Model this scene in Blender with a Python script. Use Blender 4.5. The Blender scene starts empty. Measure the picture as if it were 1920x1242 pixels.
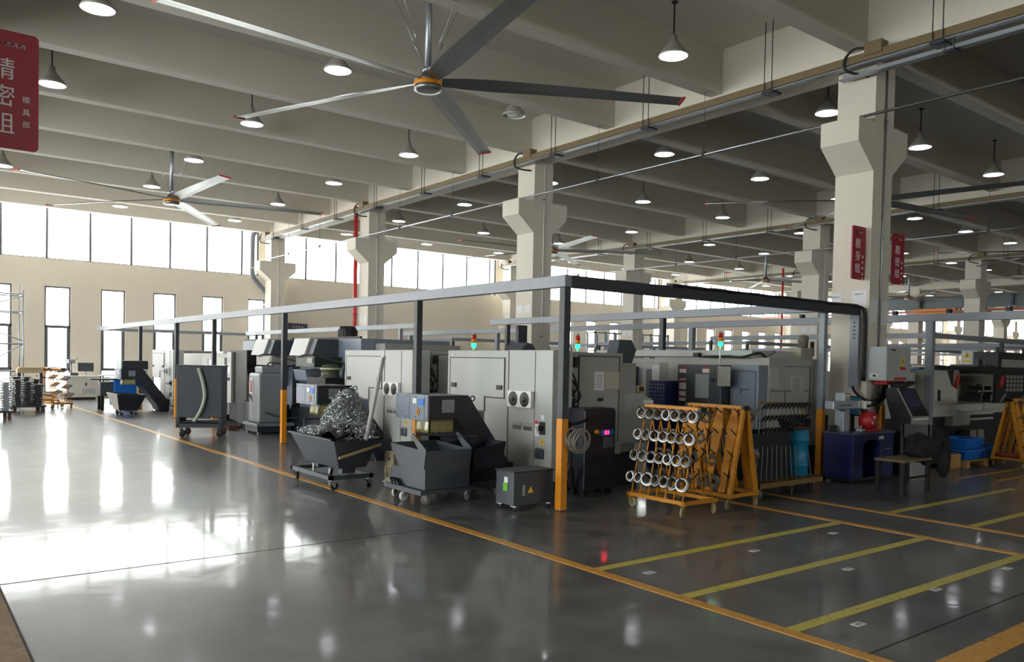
import bpy, bmesh, math, random
from mathutils import Vector, Matrix
random.seed(7)
R = math.radians
SC = bpy.context.scene
COL = SC.collection

# ------------------------------------------------------------------ camera
cam_d = bpy.data.cameras.new('camera')
cam = bpy.data.objects.new('camera', cam_d)
COL.objects.link(cam)
SC.camera = cam
yaw, pitch, roll = R(-37.637), R(-1.546), R(1.172)
fw = Vector((-math.sin(yaw)*math.cos(pitch), math.cos(yaw)*math.cos(pitch), math.sin(pitch)))
r0 = Vector((math.cos(yaw), math.sin(yaw), 0))
u0 = r0.cross(fw)
rr = r0*math.cos(roll) + u0*math.sin(roll)
uu = -r0*math.sin(roll) + u0*math.cos(roll)
m = Matrix.Identity(4)
for i in range(3):
    m[i][0] = rr[i]; m[i][1] = uu[i]; m[i][2] = -fw[i]
m[2][3] = 1.6
cam.matrix_world = m
cam_d.sensor_fit = 'HORIZONTAL'
cam_d.sensor_width = 36
cam_d.lens = 1509/1920*36
cam_d.shift_y = 99/1920
cam_d.clip_start = .05
cam_d.clip_end = 400

# ------------------------------------------------------------------ sky, daylight and exposure
SKY = 6.0
W = bpy.data.worlds.new('overcast_sky')
SC.world = W
W.use_nodes = True
W.node_tree.nodes['Background'].inputs[0].default_value = (1, .975, .94, 1)
W.node_tree.nodes['Background'].inputs[1].default_value = SKY
SC.view_settings.view_transform = 'Standard'
SC.view_settings.look = 'None'
SC.view_settings.exposure = 1.3
SC.view_settings.gamma = 1
SC.view_settings.use_curve_mapping = False
SC.cycles.max_bounces = 7
SC.cycles.diffuse_bounces = 5
SC.cycles.glossy_bounces = 4
SC.cycles.transparent_max_bounces = 10
SC.cycles.sample_clamp_indirect = 6
SC.cycles.use_denoising = True
SC.cycles.caustics_reflective = False
SC.cycles.caustics_refractive = False

def portal(cx, cy, cz, w, h, rot):
    l = bpy.data.lights.new('daylight_portal', 'AREA')
    l.shape = 'RECTANGLE'; l.size = w; l.size_y = h
    l.cycles.is_portal = True
    o = bpy.data.objects.new('daylight_portal', l)
    o.location = (cx, cy, cz); o.rotation_euler = rot
    COL.objects.link(o)

# bay grid of the hall
BX, BY = 11.85, 8.17              # column spacing
CX0, CY0 = 11.8, 6.43             # near corner of the nearest column
CW, CD = .56, .62                 # column section
YW = 32.0                         # inner face of the window wall
NB = 10                           # bays along the window wall
XL, XR, YF = -12.3, -12.3 + 11.85*NB + 12, -30.0
BAYS = [CX0 - BX*2 + BX*k for k in range(NB)]      # left column of each bay
for bx in BAYS:
    portal(bx + 6.2, YW + .02, 5.77, 11.0, 1.82, (R(-90), 0, 0))
    portal(bx + 6.4, YW + .02, 2.05, 11.4, 3.7, (R(-90), 0, 0))
LW = [(0, 5.5), (6.5, 12.5), (14.5, 20.5), (22.5, 28.5)]   # glazed doors of the left wall (Y from, to)
LZ = (.05, 5.6)
FILL_WIN = [(bx + .8, bx + BX - .1) for bx in BAYS[:4]]                 # unseen high windows added behind the camera for fill light
for x0, x1 in FILL_WIN:
    portal((x0+x1)/2, YF - .02, 5.77, x1-x0, 1.82, (R(90), 0, 0))
for y0, y1 in LW:
    portal(XL - .02, (y0+y1)/2, sum(LZ)/2, LZ[1]-LZ[0], y1-y0, (0, R(-90), 0))

# ------------------------------------------------------------------ materials
def lin(h):
    h = h.lstrip('#')
    c = [int(h[i:i+2], 16)/255 for i in (0, 2, 4)]
    return tuple(x/12.92 if x <= .04045 else ((x+.055)/1.055)**2.4 for x in c) + (1,)
MATS = {}
def mat(name, col, rough=.5, metal=0., var=.08, scale=6., bump=0., emit=None, es=0., trans=0., alpha=1.):
    if name in MATS: return MATS[name]
    M = bpy.data.materials.new(name); M.use_nodes = True
    nt = M.node_tree; b = nt.nodes['Principled BSDF']
    c = lin(col) if isinstance(col, str) else col
    b.inputs['Roughness'].default_value = rough
    b.inputs['Metallic'].default_value = metal
    b.inputs['Base Color'].default_value = c
    if var:
        tc = nt.nodes.new('ShaderNodeTexCoord')
        n = nt.nodes.new('ShaderNodeTexNoise'); n.inputs['Scale'].default_value = scale; n.inputs['Detail'].default_value = 5
        nt.links.new(tc.outputs['Object'], n.inputs['Vector'])
        mx = nt.nodes.new('ShaderNodeMix'); mx.data_type = 'RGBA'
        mx.inputs['A'].default_value = tuple(x*(1-var) for x in c[:3]) + (1,)
        mx.inputs['B'].default_value = tuple(min(1, x*(1+var)) for x in c[:3]) + (1,)
        nt.links.new(n.outputs['Fac'], mx.inputs['Factor'])
        nt.links.new(mx.outputs['Result'], b.inputs['Base Color'])
        if bump:
            bp = nt.nodes.new('ShaderNodeBump'); bp.inputs['Strength'].default_value = bump; bp.inputs['Distance'].default_value = .01
            nt.links.new(n.outputs['Fac'], bp.inputs['Height'])
            nt.links.new(bp.outputs['Normal'], b.inputs['Normal'])
    if emit:
        b.inputs['Emission Color'].default_value = lin(emit); b.inputs['Emission Strength'].default_value = es
    if trans: b.inputs['Transmission Weight'].default_value = trans
    if alpha < 1: b.inputs['Alpha'].default_value = alpha
    MATS[name] = M
    return M

def floor_material():
    M = bpy.data.materials.new('polished_concrete'); M.use_nodes = True
    nt = M.node_tree; b = nt.nodes['Principled BSDF']; N = nt.nodes.new; L = nt.links.new
    tc = N('ShaderNodeTexCoord')
    def noise(s, det, dist=0):
        n = N('ShaderNodeTexNoise'); n.inputs['Scale'].default_value = s; n.inputs['Detail'].default_value = det
        n.inputs['Distortion'].default_value = dist
        L(tc.outputs['Object'], n.inputs['Vector']); return n
    n1, n2, n3 = noise(.55, 6, .6), noise(3.2, 8, .3), noise(40, 4)
    r1 = N('ShaderNodeValToRGB')
    r1.color_ramp.elements[0].position = .3; r1.color_ramp.elements[0].color = lin('#3c3e42')
    r1.color_ramp.elements[1].position = .72; r1.color_ramp.elements[1].color = lin('#8a8b8a')
    mx = N('ShaderNodeMix'); mx.data_type = 'FLOAT'; mx.inputs['Factor'].default_value = .45
    L(n1.outputs['Fac'], mx.inputs['A']); L(n2.outputs['Fac'], mx.inputs['B'])
    L(mx.outputs['Result'], r1.inputs['Fac'])
    m2 = N('ShaderNodeMix'); m2.data_type = 'RGBA'; m2.blend_type = 'MULTIPLY'; m2.inputs['Factor'].default_value = .25
    L(r1.outputs['Color'], m2.inputs['A']); L(n3.outputs['Color'], m2.inputs['B'])
    L(m2.outputs['Result'], b.inputs['Base Color'])
    rr_ = N('ShaderNodeMapRange')
    rr_.inputs['From Min'].default_value = .3; rr_.inputs['From Max'].default_value = .7
    rr_.inputs['To Min'].default_value = .34; rr_.inputs['To Max'].default_value = .5
    L(n2.outputs['Fac'], rr_.inputs['Value']); L(rr_.outputs['Result'], b.inputs['Roughness'])
    b.inputs['Specular IOR Level'].default_value = .3
    b.inputs['Coat Weight'].default_value = .5; b.inputs['Coat IOR'].default_value = 1.45; b.inputs['Coat Roughness'].default_value = .045
    bp = N('ShaderNodeBump'); bp.inputs['Strength'].default_value = .06; bp.inputs['Distance'].default_value = .02
    L(n2.outputs['Fac'], bp.inputs['Height']); L(bp.outputs['Normal'], b.inputs['Normal'])
    n4 = noise(1.7, 3, .5)
    cb = N('ShaderNodeBump'); cb.inputs['Strength'].default_value = .05; cb.inputs['Distance'].default_value = .03
    L(n4.outputs['Fac'], cb.inputs['Height']); L(cb.outputs['Normal'], b.inputs['Coat Normal'])
    cr = N('ShaderNodeMapRange'); cr.inputs['From Min'].default_value = .35; cr.inputs['From Max'].default_value = .65
    cr.inputs['To Min'].default_value = .05; cr.inputs['To Max'].default_value = .12
    L(n2.outputs['Fac'], cr.inputs['Value']); L(cr.outputs['Result'], b.inputs['Coat Roughness'])
    cw = N('ShaderNodeMapRange'); cw.inputs['From Min'].default_value = .3; cw.inputs['From Max'].default_value = .7
    cw.inputs['To Min'].default_value = .3; cw.inputs['To Max'].default_value = .6
    L(n1.outputs['Fac'], cw.inputs['Value']); L(cw.outputs['Result'], b.inputs['Coat Weight'])
    return M
FLOOR = floor_material()

def glass_material():
    M = bpy.data.materials.new('window_glass'); M.use_nodes = True
    nt = M.node_tree; nt.nodes.remove(nt.nodes['Principled BSDF'])
    t = nt.nodes.new('ShaderNodeBsdfTransparent'); t.inputs[0].default_value = (.93, .96, .96, 1)
    g = nt.nodes.new('ShaderNodeBsdfGlossy'); g.inputs['Roughness'].default_value = .03
    mx = nt.nodes.new('ShaderNodeMixShader'); mx.inputs[0].default_value = .06
    nt.links.new(t.outputs[0], mx.inputs[1]); nt.links.new(g.outputs[0], mx.inputs[2])
    nt.links.new(mx.outputs[0], nt.nodes['Material Output'].inputs[0])
    return M
GLASS = glass_material()

def tape_material(name, col):
    # painted floor line, worn through to the concrete in small flecks
    M = mat(name, col, .35, var=.12, scale=9)
    nt = M.node_tree; b = nt.nodes['Principled BSDF']
    src = b.inputs['Base Color'].links[0].from_socket
    n = nt.nodes.new('ShaderNodeTexNoise'); n.inputs['Scale'].default_value = 26; n.inputs['Detail'].default_value = 6
    tc = nt.nodes.new('ShaderNodeTexCoord'); nt.links.new(tc.outputs['Object'], n.inputs['Vector'])
    rp = nt.nodes.new('ShaderNodeValToRGB'); rp.color_ramp.elements[0].position = .60; rp.color_ramp.elements[1].position = .68
    nt.links.new(n.outputs['Fac'], rp.inputs['Fac'])
    mx = nt.nodes.new('ShaderNodeMix'); mx.data_type = 'RGBA'
    nt.links.new(rp.outputs['Color'], mx.inputs['Factor'])
    nt.links.new(src, mx.inputs['A']); mx.inputs['B'].default_value = lin('#7a5a2a')
    nt.links.new(mx.outputs['Result'], b.inputs['Base Color'])
    return M

WALL = mat('cream_wall_paint', '#dbd2c2', .8, var=.04, scale=1.2)
CEIL = mat('ceiling_paint', '#cfcac0', .9, var=.04, scale=1)
COLM = mat('column_paint', '#d2ccc0', .7, var=.05, scale=2)
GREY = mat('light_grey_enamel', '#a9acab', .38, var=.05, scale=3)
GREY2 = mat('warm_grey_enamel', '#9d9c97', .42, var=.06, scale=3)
STEELB = mat('blue_grey_enamel', '#76808f', .36, var=.08, scale=2.5)
DARK = mat('slate_enamel', '#3d424b', .42, var=.12, scale=4)
NAVY = mat('navy_enamel', '#1b1f2a', .42, var=.12, scale=4)
NAVY2 = mat('indigo_enamel', '#1c2460', .4, var=.1, scale=4)
BLACK = mat('black_plastic', '#131416', .5, var=.1)
RUBBER = mat('black_rubber', '#0d0d0e', .7, var=.1)
RAIL = mat('frame_grey_paint', '#868c96', .4, var=.1, scale=5)
RAILD = mat('frame_dark_tone', '#2e323c', .45, var=.1, scale=5)
ORANGE = mat('safety_orange_paint', '#d98a12', .45, var=.1, scale=8)
RACKO = mat('rack_orange_paint', '#c9851c', .5, var=.15, scale=8)
TAPEO = tape_material('orange_floor_paint', '#dba040')
TAPEY = tape_material('yellow_floor_paint', '#d0c45a')
ALU = mat('brushed_aluminium', '#8f9290', .36, .85, var=.06, scale=20)
STEEL = mat('bright_steel', '#a9acb0', .3, 1., var=.25, scale=30)
GALV = mat('galvanised_steel', '#9aa0a6', .4, .8, var=.12, scale=14)
WHITE = mat('white_paint', '#e4e4e0', .5, var=.04)
PAPER = mat('white_paper', '#dcdce0', .8, var=.03)
TRAYM = mat('tan_tray_paint', '#6f5f40', .5, var=.08, scale=3)
RED = mat('signal_red_paint', '#b5242a', .45, var=.08)
SIGN = mat('crimson_sign_face', '#96132c', .45, var=.04)
LETTER = mat('sign_lettering', '#e2dcdc', .6, var=0)
YEL = mat('warning_yellow', '#e6c81e', .5, var=0)
CREAMB = mat('beige_enamel', '#b5a98a', .45, var=.06)
WOOD = mat('pale_wood', '#b08a55', .7, var=.2, scale=9)
BLUEP = mat('bright_blue_plastic', '#0f6fd0', .4, var=.08)
TEAL = mat('blue_drum_plastic', '#1a7fa8', .4, var=.1)
CABLE = mat('black_cable', '#0f1012', .55, var=0)
CURT = mat('yellowed_plastic_curtain', '#b9b27a', .35, var=.2, scale=8, trans=.25)
LAMPO = mat('lamp_shade_grey', '#9b9892', .5, .3, var=.05)
LAMPI = mat('lamp_shade_inside', '#e8e6e2', .4, var=0)
BULB = mat('lamp_bulb', '#ffffff', .3, var=0, emit='#f4f4ff', es=9)
OFFB = mat('unlit_bulb', '#d8d8d4', .3, var=0)
GREEN = mat('green_beacon', '#18e070', .3, var=0, emit='#14f080', es=2.6)
REDL = mat('red_beacon', '#c0201c', .3, var=0)
AMBL = mat('amber_beacon', '#e8861a', .3, var=0)
LED = mat('red_digits', '#ff1030', .4, var=0, emit='#ff2048', es=4)
SCREEN = mat('kiosk_screen', '#3a3650', .15, var=.15, scale=3)
WING = mat('window_frame_grey', '#5d6066', .45, var=.05)
OLIVE = mat('olive_enamel', '#4a5040', .4, var=.1)
DGREEN = mat('dark_green_enamel', '#22302c', .4, var=.1)
CLEAR = mat('clear_sheet', '#9fa4a8', .12, var=.3, scale=3)
TAN = mat('worn_trench_cover', '#8c7660', .8, var=.45, scale=14, bump=.6)
JOINT = mat('joint_filler', '#2a2a2b', .7, var=.1)
DIRT = mat('oily_rag', '#5a3a2c', .9, var=.5, scale=18)

# ------------------------------------------------------------------ mesh builder
class MB:
    def __init__(s): s.bm = bmesh.new(); s.mi = 0
    def _fin(s, faces, smooth=False):
        for f in faces: f.material_index = s.mi; f.smooth = smooth
    def box(s, x0, x1, y0, y1, z0, z1, bev=0, seg=2):
        t = bmesh.new()
        bmesh.ops.create_cube(t, size=1)
        for v in t.verts:
            v.co = Vector(((x0+x1)/2 + v.co.x*(x1-x0), (y0+y1)/2 + v.co.y*(y1-y0), (z0+z1)/2 + v.co.z*(z1-z0)))
        if bev: bmesh.ops.bevel(t, geom=t.edges[:], offset=bev, segments=seg, affect='EDGES', profile=.5)
        return s.merge(t)
    def merge(s, t, mtx=None, smooth=False):
        me = bpy.data.meshes.new('t'); t.to_mesh(me); t.free()
        if mtx: me.transform(mtx)
        n = len(s.bm.faces); s.bm.from_mesh(me); bpy.data.meshes.remove(me)
        s.bm.faces.ensure_lookup_table()
        s._fin(s.bm.faces[n:], smooth); return s
    def rbox(s, c, size, rot=(0, 0, 0), bev=0):
        t = bmesh.new(); bmesh.ops.create_cube(t, size=1)
        for v in t.verts: v.co = Vector((v.co.x*size[0], v.co.y*size[1], v.co.z*size[2]))
        if bev: bmesh.ops.bevel(t, geom=t.edges[:], offset=bev, segments=2, affect='EDGES', profile=.5)
        from mathutils import Euler
        return s.merge(t, Matrix.Translation(c) @ Euler(rot).to_matrix().to_4x4())
    def prism(s, pts, ax, a, b, bev=0):
        def co(p, d): return {'X': (d, p[0], p[1]), 'Y': (p[0], d, p[1]), 'Z': (p[0], p[1], d)}[ax]
        t = bmesh.new()
        A = [t.verts.new(co(p, a)) for p in pts]; B = [t.verts.new(co(p, b)) for p in pts]
        t.faces.new(A); t.faces.new(B[::-1])
        for i in range(len(pts)):
            j = (i+1) % len(pts); t.faces.new((A[i], B[i], B[j], A[j]))
        bmesh.ops.recalc_face_normals(t, faces=t.faces[:])
        if bev: bmesh.ops.bevel(t, geom=t.edges[:], offset=bev, segments=2, affect='EDGES', profile=.5)
        return s.merge(t)
    def tube(s, p, q, r, n=10, r2=None, cap=True):
        return s.path([p, q], r, n, r2=r2, cap=cap)
    def path(s, pts, r, n=8, r2=None, cap=True, smooth=True):
        pts = [Vector(p) for p in pts]; rings = []
        prev = None
        for i, p in enumerate(pts):
            d = (pts[min(i+1, len(pts)-1)] - pts[max(i-1, 0)]).normalized()
            if prev is None:
                up = Vector((0, 0, 1)) if abs(d.z) < .9 else Vector((1, 0, 0))
                x = d.cross(up).normalized()
            else:
                x = (prev - d*prev.dot(d))
                x = x.normalized() if x.length > 1e-5 else d.orthogonal().normalized()
            prev = x; y = d.cross(x)
            k = i/(len(pts)-1); rad = r if r2 is None else r + (r2-r)*k
            rings.append([s.bm.verts.new(p + x*rad*math.cos(2*math.pi*j/n) + y*rad*math.sin(2*math.pi*j/n)) for j in range(n)])
        F = []
        for a, b in zip(rings, rings[1:]):
            for j in range(n): F.append(s.bm.faces.new((a[j], a[(j+1) % n], b[(j+1) % n], b[j])))
        s._fin(F, smooth and n > 4)
        if cap: s._fin([s.bm.faces.new(rings[0][::-1]), s.bm.faces.new(rings[-1])])
        return s
    def curve(s, pts, r, n=8, k=6): return s.path(smooth_pts(pts, k), r, n)
    def spin(s, prof, c, n=24, mtx=None, smooth=True):
        # profile of (radius, height), turned about +Z at c (or placed by mtx)
        t = bmesh.new(); rings = []
        for r, z in prof:
            if r < 1e-6: rings.append([t.verts.new((0, 0, z))])
            else: rings.append([t.verts.new((r*math.cos(2*math.pi*j/n), r*math.sin(2*math.pi*j/n), z)) for j in range(n)])
        for a, b in zip(rings, rings[1:]):
            for j in range(n):
                k = (j+1) % n
                if len(a) == 1 and len(b) == 1: continue
                if len(a) == 1: t.faces.new((a[0], b[k], b[j]))
                elif len(b) == 1: t.faces.new((a[j], a[k], b[0]))
                else: t.faces.new((a[j], a[k], b[k], b[j]))
        bmesh.ops.recalc_face_normals(t, faces=t.faces[:])
        return s.merge(t, mtx if mtx else Matrix.Translation(c), smooth)
    def hopper(s, bot, top, th=.012):
        # open bin from a bottom loop of points and a top loop, with wall thickness
        t = bmesh.new()
        b = [t.verts.new(p) for p in bot]; u = [t.verts.new(p) for p in top]; n = len(bot)
        t.faces.new(b[::-1])
        for i in range(n): t.faces.new((b[i], b[(i+1) % n], u[(i+1) % n], u[i]))
        bmesh.ops.recalc_face_normals(t, faces=t.faces[:])
        bmesh.ops.solidify(t, geom=t.faces[:], thickness=th)
        return s.merge(t)
    def build(s, name, mats, parent=None, label=None):
        me = bpy.data.meshes.new(name); s.bm.to_mesh(me); s.bm.free()
        for mt in (mats if isinstance(mats, (list, tuple)) else [mats]): me.materials.append(mt)
        o = bpy.data.objects.new(name, me); COL.objects.link(o)
        if parent:
            p = parent; off = Vector(parent.get('_o', (0, 0, 0)))
            me.transform(Matrix.Translation(-off)); o.parent = parent
            o['_o'] = tuple(off)
        if label: o['label'] = label
        return o

def smooth_pts(P, k=6):
    P = [Vector(p) for p in P]; out = []
    for i in range(len(P)-1):
        a, b, c, d = P[max(i-1, 0)], P[i], P[i+1], P[min(i+2, len(P)-1)]
        for j in range(k):
            t = j/k
            out.append(.5*((2*b) + (c-a)*t + (2*a-5*b+4*c-d)*t*t + (3*b-a-3*c+d)*t**3))
    out.append(P[-1]); return out

def tag(o, label, cat, group=None, kind=None):
    o['label'] = label; o['category'] = cat
    if group: o['group'] = group
    if kind: o['kind'] = kind
    return o
def thing(name, label, cat, loc=(0, 0, 0), group=None):
    o = bpy.data.objects.new(name, None); COL.objects.link(o)
    o.empty_display_size = .2
    o.location = loc; o['_o'] = tuple(loc)
    return tag(o, label, cat, group)
def struct(name, mb, mt):
    o = mb.build(name, mt); o['kind'] = 'structure'; return o
KIDS = {}
def kids(o): return [c for c in o.children]
def dup(o, d=(0, 0, 0), label=None, group=None, parent=None, rz=None):
    c = o.copy(); COL.objects.link(c)
    if parent: c.parent = parent
    else:
        c.location = Vector(o.location) + Vector(d)
        if rz is not None: c.rotation_euler.z = rz
        if label: c['label'] = label
        if group: c['group'] = group
    for k in kids(o): dup(k, parent=c)
    return c
def B(name, mt, parent, *box, bev=0, label=None):
    return MB().box(*box, bev=bev).build(name, mt, parent, label)
def text(body, size, origin, xdir, zdir, mt, name, parent, align='CENTER', depth=.002):
    cu = bpy.data.curves.new('t', 'FONT'); cu.body = body; cu.size = size; cu.align_x = align; cu.align_y = 'CENTER'; cu.extrude = depth
    t = bpy.data.objects.new('t', cu); COL.objects.link(t)
    dg = bpy.context.evaluated_depsgraph_get(); dg.update()
    me = bpy.data.meshes.new_from_object(t.evaluated_get(dg))
    bpy.data.objects.remove(t); bpy.data.curves.remove(cu)
    x = Vector(xdir).normalized(); z = Vector(zdir).normalized(); n = x.cross(z)
    mx = Matrix.Identity(4)
    for i in range(3): mx[i][0] = x[i]; mx[i][1] = z[i]; mx[i][2] = n[i]; mx[i][3] = origin[i]
    me.transform(mx); me.name = name
    me.materials.clear(); me.materials.append(mt)
    o = bpy.data.objects.new(name, me); COL.objects.link(o)
    if parent:
        off = Vector(parent.get('_o', (0, 0, 0))); me.transform(Matrix.Translation(-off)); o.parent = parent; o['_o'] = tuple(off)
    return o
def marks(parent, origin, xdir, zdir, w, h, n, mt, name='faded_print'):
    # illegible small print: a row of short uneven strokes
    rnd = random.Random(n*31 + int(w*1000)); x = Vector(xdir).normalized(); z = Vector(zdir).normalized(); nn = x.cross(z)
    g = MB(); st = w/n
    for i in range(n):
        a = -w/2 + st*i; hh = h*rnd.uniform(.6, 1)
        for (u0, u1, v0, v1) in ((a, a+st*.22, -hh/2, hh/2), (a, a+st*.7, hh*rnd.uniform(-.4, .2), hh*.4), (a+st*.5, a+st*.72, -hh/2, hh*.1)):
            t_ = bmesh.new(); bmesh.ops.create_cube(t_, size=1)
            for v in t_.verts:
                c = v.co + Vector((.5, .5, .5))
                v.co = Vector(origin) + x*(u0+(u1-u0)*c.x) + z*(v0+(v1-v0)*c.y) + nn*(.002*c.z)
            g.merge(t_)
    return g.build(name, mt, parent)
def ordinal(n): return ['first', 'second', 'third', 'fourth', 'fifth', 'sixth', 'seventh', 'eighth', 'ninth', 'tenth', 'eleventh', 'twelfth'][n]

# ================================================================== SETTING
struct('floor', MB().box(XL, XR, YF, YW + .3, -.2, 0), FLOOR)
BEAMY = [6.74 + 2.7233*k for k in range(-14, 10)]
mb = MB(); mb.box(XL, XR, YF, YW + .3, 7.3, 7.5)
struct('ceiling', mb, CEIL)
for y in BEAMY:
    if y < YF + .5: continue
    struct('ceiling_beam', MB().box(XL, XR, y - .13, y + .13, 6.5, 7.3), CEIL)
ROWX = [CX0 - BX*2 + BX*k for k in range(1, NB + 2)]
for x in ROWX:
    struct('ceiling_girder', MB().box(x + .04, x + .50, YF, YW, 6.28, 7.298), COLM)

# window wall with its openings
mb = MB()
XS, XE = XL, XR
TALL = []
for bi, bx in enumerate(BAYS):
    if bi == 2: continue
    for k in range(7):
        w = .8 if k < 6 else .7
        TALL.append((bx + .70 + 1.77*k, bx + .70 + 1.77*k + w))
TZ0, TZ1, CZ0, CZ1 = .2, 3.91, 4.86, 6.69
t = .28
mb.box(XS, XE, YW, YW + t, 0, TZ0)
xs = XS
for a, b_ in TALL:
    mb.box(xs, a, YW, YW + t, TZ0, TZ1); xs = b_
mb.box(xs, XE, YW, YW + t, TZ0, TZ1)
mb.box(XS, XE, YW, YW + t, TZ1, CZ0)
xs = XS
CLER = [(bx + .72, bx + BX - .10) for bx in BAYS]
for a, b_ in CLER:
    mb.box(xs, a, YW, YW + t, CZ0, CZ1); xs = b_
mb.box(xs, XE, YW, YW + t, CZ0, CZ1)
mb.box(XS, XE, YW, YW + t, CZ1, 7.3)
struct('wall_back', mb, WALL)
wn = 0
for a, b_ in TALL:
    wn += 1
    f = MB(); y0, y1 = YW + .05, YW + .12
    for (x0, x1, z0, z1) in ((a, a+.05, TZ0, TZ1), (b_-.05, b_, TZ0, TZ1), (a, b_, TZ1-.05, TZ1), (a, b_, TZ0, TZ0+.05), (a, b_, 2.46, 2.56), (a, b_, .98, 1.08),
                             (a+.05, a+.11, 1.08, 2.46), (b_-.11, b_-.05, 1.08, 2.46)):
        f.box(x0, x1, y0, y1, z0, z1)
    o = f.build('window_%d' % wn, WING); o['kind'] = 'structure'
    if a > 0 and a < 64: MB().box(a+.05, b_-.05, YW+.08, YW+.086, TZ0+.05, TZ1-.05).build('window_pane', GLASS, o)
for a, b_ in CLER:
    wn += 1
    f = MB(); y0, y1 = YW + .05, YW + .13
    m0 = a - .72 + (1.60 if a < 2 else 1.915)
    for xx in [a+.035, b_-.035] + [m0 + 1.3545*k for k in range(8)]:
        if xx < b_: f.box(xx-.035, xx+.035, y0, y1, CZ0, CZ1)
    f.box(a, b_, y0, y1, CZ0, CZ0+.03); f.box(a, b_, y0, y1, CZ1-.03, CZ1)
    o = f.build('window_%d' % wn, WING); o['kind'] = 'structure'
    if a > -2: MB().box(a, b_, YW+.07, YW+.076, CZ0, CZ1).build('window_pane', GLASS, o)
# left wall with tall glazed doors, the wall behind the camera with added fill windows and the far end wall
mb = MB(); ys = YF
for y0, y1 in LW:
    mb.box(XL-.3, XL, ys, y0, 0, LZ[1]); ys = y1
mb.box(XL-.3, XL, ys, YW+.3, 0, LZ[1]); mb.box(XL-.3, XL, YF, YW+.3, LZ[1], 7.3)
struct('wall_left', mb, WALL)
for k, (y0, y1) in enumerate(LW):
    f = MB()
    for j in range(5):
        yy = y0 + (y1-y0)*j/4; f.box(XL-.2, XL-.12, max(y0, yy-.04), min(y1, yy+.04), 0, LZ[1])
    for z in (.02, 2.4, LZ[1]-.08): f.box(XL-.2, XL-.12, y0, y1, z, z+.08)
    o = f.build('door_%d' % (k+1), WING); o['kind'] = 'structure'
    MB().box(XL-.17, XL-.164, y0, y1, .05, LZ[1]).build('door_pane', GLASS, o)
mb = MB(); mb.box(XL-.3, XR, YF-.3, YF, 0, CZ0); mb.box(XL-.3, XR, YF-.3, YF, CZ1, 7.3); xs = XL-.3
for a, b_ in FILL_WIN:
    mb.box(xs, a, YF-.3, YF, CZ0, CZ1); xs = b_
mb.box(xs, XR, YF-.3, YF, CZ0, CZ1)
struct('wall_front', mb, WALL)
for a, b_ in FILL_WIN:  # frames and panes of the unseen windows added for fill light
    wn += 1; f = MB()
    for k in range(9): f.box(a+(b_-a)*k/8-.03*(k > 0), a+(b_-a)*k/8+.03*(k < 8), YF-.13, YF-.06, CZ0, CZ1)
    o = f.build('window_%d' % wn, WING); o['kind'] = 'structure'
    MB().box(a, b_, YF-.1, YF-.094, CZ0, CZ1).build('window_pane', GLASS, o)
struct('wall_right', MB().box(XR, XR+.3, YF-.3, YW+.3, 0, 7.3), WALL)

# columns with corbels on both sides
def column(x, y):
    c = MB()
    c.box(x, x+CW, y, y+CD, 0, 6.4)
    for sx in (-1, 1):
        e = x if sx < 0 else x + CW; o = e + sx*.45
        c.prism([(e, 4.62), (o, 5.0), (o, 5.36), (e, 5.36)], 'Y', y + .002, y + CD - .002)
    struct('column', c, COLM)
COLS = []
for x in ROWX:
    for k in range(-4, 4):
        y = CY0 + BY*k
        column(x, y); COLS.append((x, y))

# floor markings (painted lines) and joints
def line(name, mt, x0, x1, y0, y1, h=.003):
    struct(name, MB().box(x0, x1, y0, y1, 0, h), mt)
line('floor_marking', TAPEO, 4.25, 4.35, -4, 31.2)
line('floor_marking', TAPEO, 4.35, 22, 1.87, 2.03)
for y in (4.5, 3.63, 2.79):
    line('floor_marking', TAPEY, 4.35, 7.80, y-.045, y+.045)
    line('floor_marking', TAPEY, 8.83, 12.2, y-.045, y+.045)
line('floor_marking', TAPEO, 7.80, 7.90, 2.03, 6.2)
line('floor_marking', TAPEO, 8.73, 8.83, 2.03, 6.5)
line('floor_marking', TAPEO, 12.9, 40, 4.93, 5.0)
line('floor_marking', TAPEO, 12.6, 40, 5.35, 5.42)
line('floor_joint', JOINT, .57, 4.25, 6.46, 6.475, .001)
line('floor_joint', JOINT, 4.35, 16, 2.30, 2.312, .001)
line('floor_joint', JOINT, .57, .585, -6, 6.46, .001)
struct('floor_trench_cover', MB().box(.22, .57, -6, 6.3, 0, .012, bev=.004), TAN)

# ================================================================== OVERHEAD
# pendant lamps on a regular grid
def make_lamp(lit=True):
    t = thing('pendant_lamp', '-', 'lamp')
    MB().spin([(0, .85), (.05, .85), (.05, .83), (0.012, .83), (.012, .30), (0, .30)], (0, 0, 0), 10).build('stem', BLACK if lit else GALV, t)
    s = MB()
    s.spin([(.03, .33), (.05, .33), (.06, .24), (.215, .05), (.235, 0), (.225, 0), (.205, .05), (.05, .22)], (0, 0, 0), 24)
    s.mi = 1
    s.spin([(.223, .004), (.202, .052), (.047, .215), (0, .215)], (0, 0, 0), 24)
    s.build('lamp_shade', [LAMPO, LAMPI], t)
    MB().spin([(0, .20), (.05, .2), (.14, .09), (.165, .03), (.12, .006), (0, .0)], (0, 0, 0), 16).build('bulb', BULB if lit else OFFB, t)
    return t
lampP, lampO = make_lamp(True), make_lamp(False)
lamp_rows = [-3.4+5.7, 5.96, 9.72] + [14.1, 17.75, 21.5] + [25.95, 29.6, 33.35] + [37.8, 41.45, 45.2] + [49.65, 53.3, 57.05] + [61.5, 65.15, 68.9]
lamp_ys = [8.63 + 4.085*k for k in range(-2, 6)]
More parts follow.
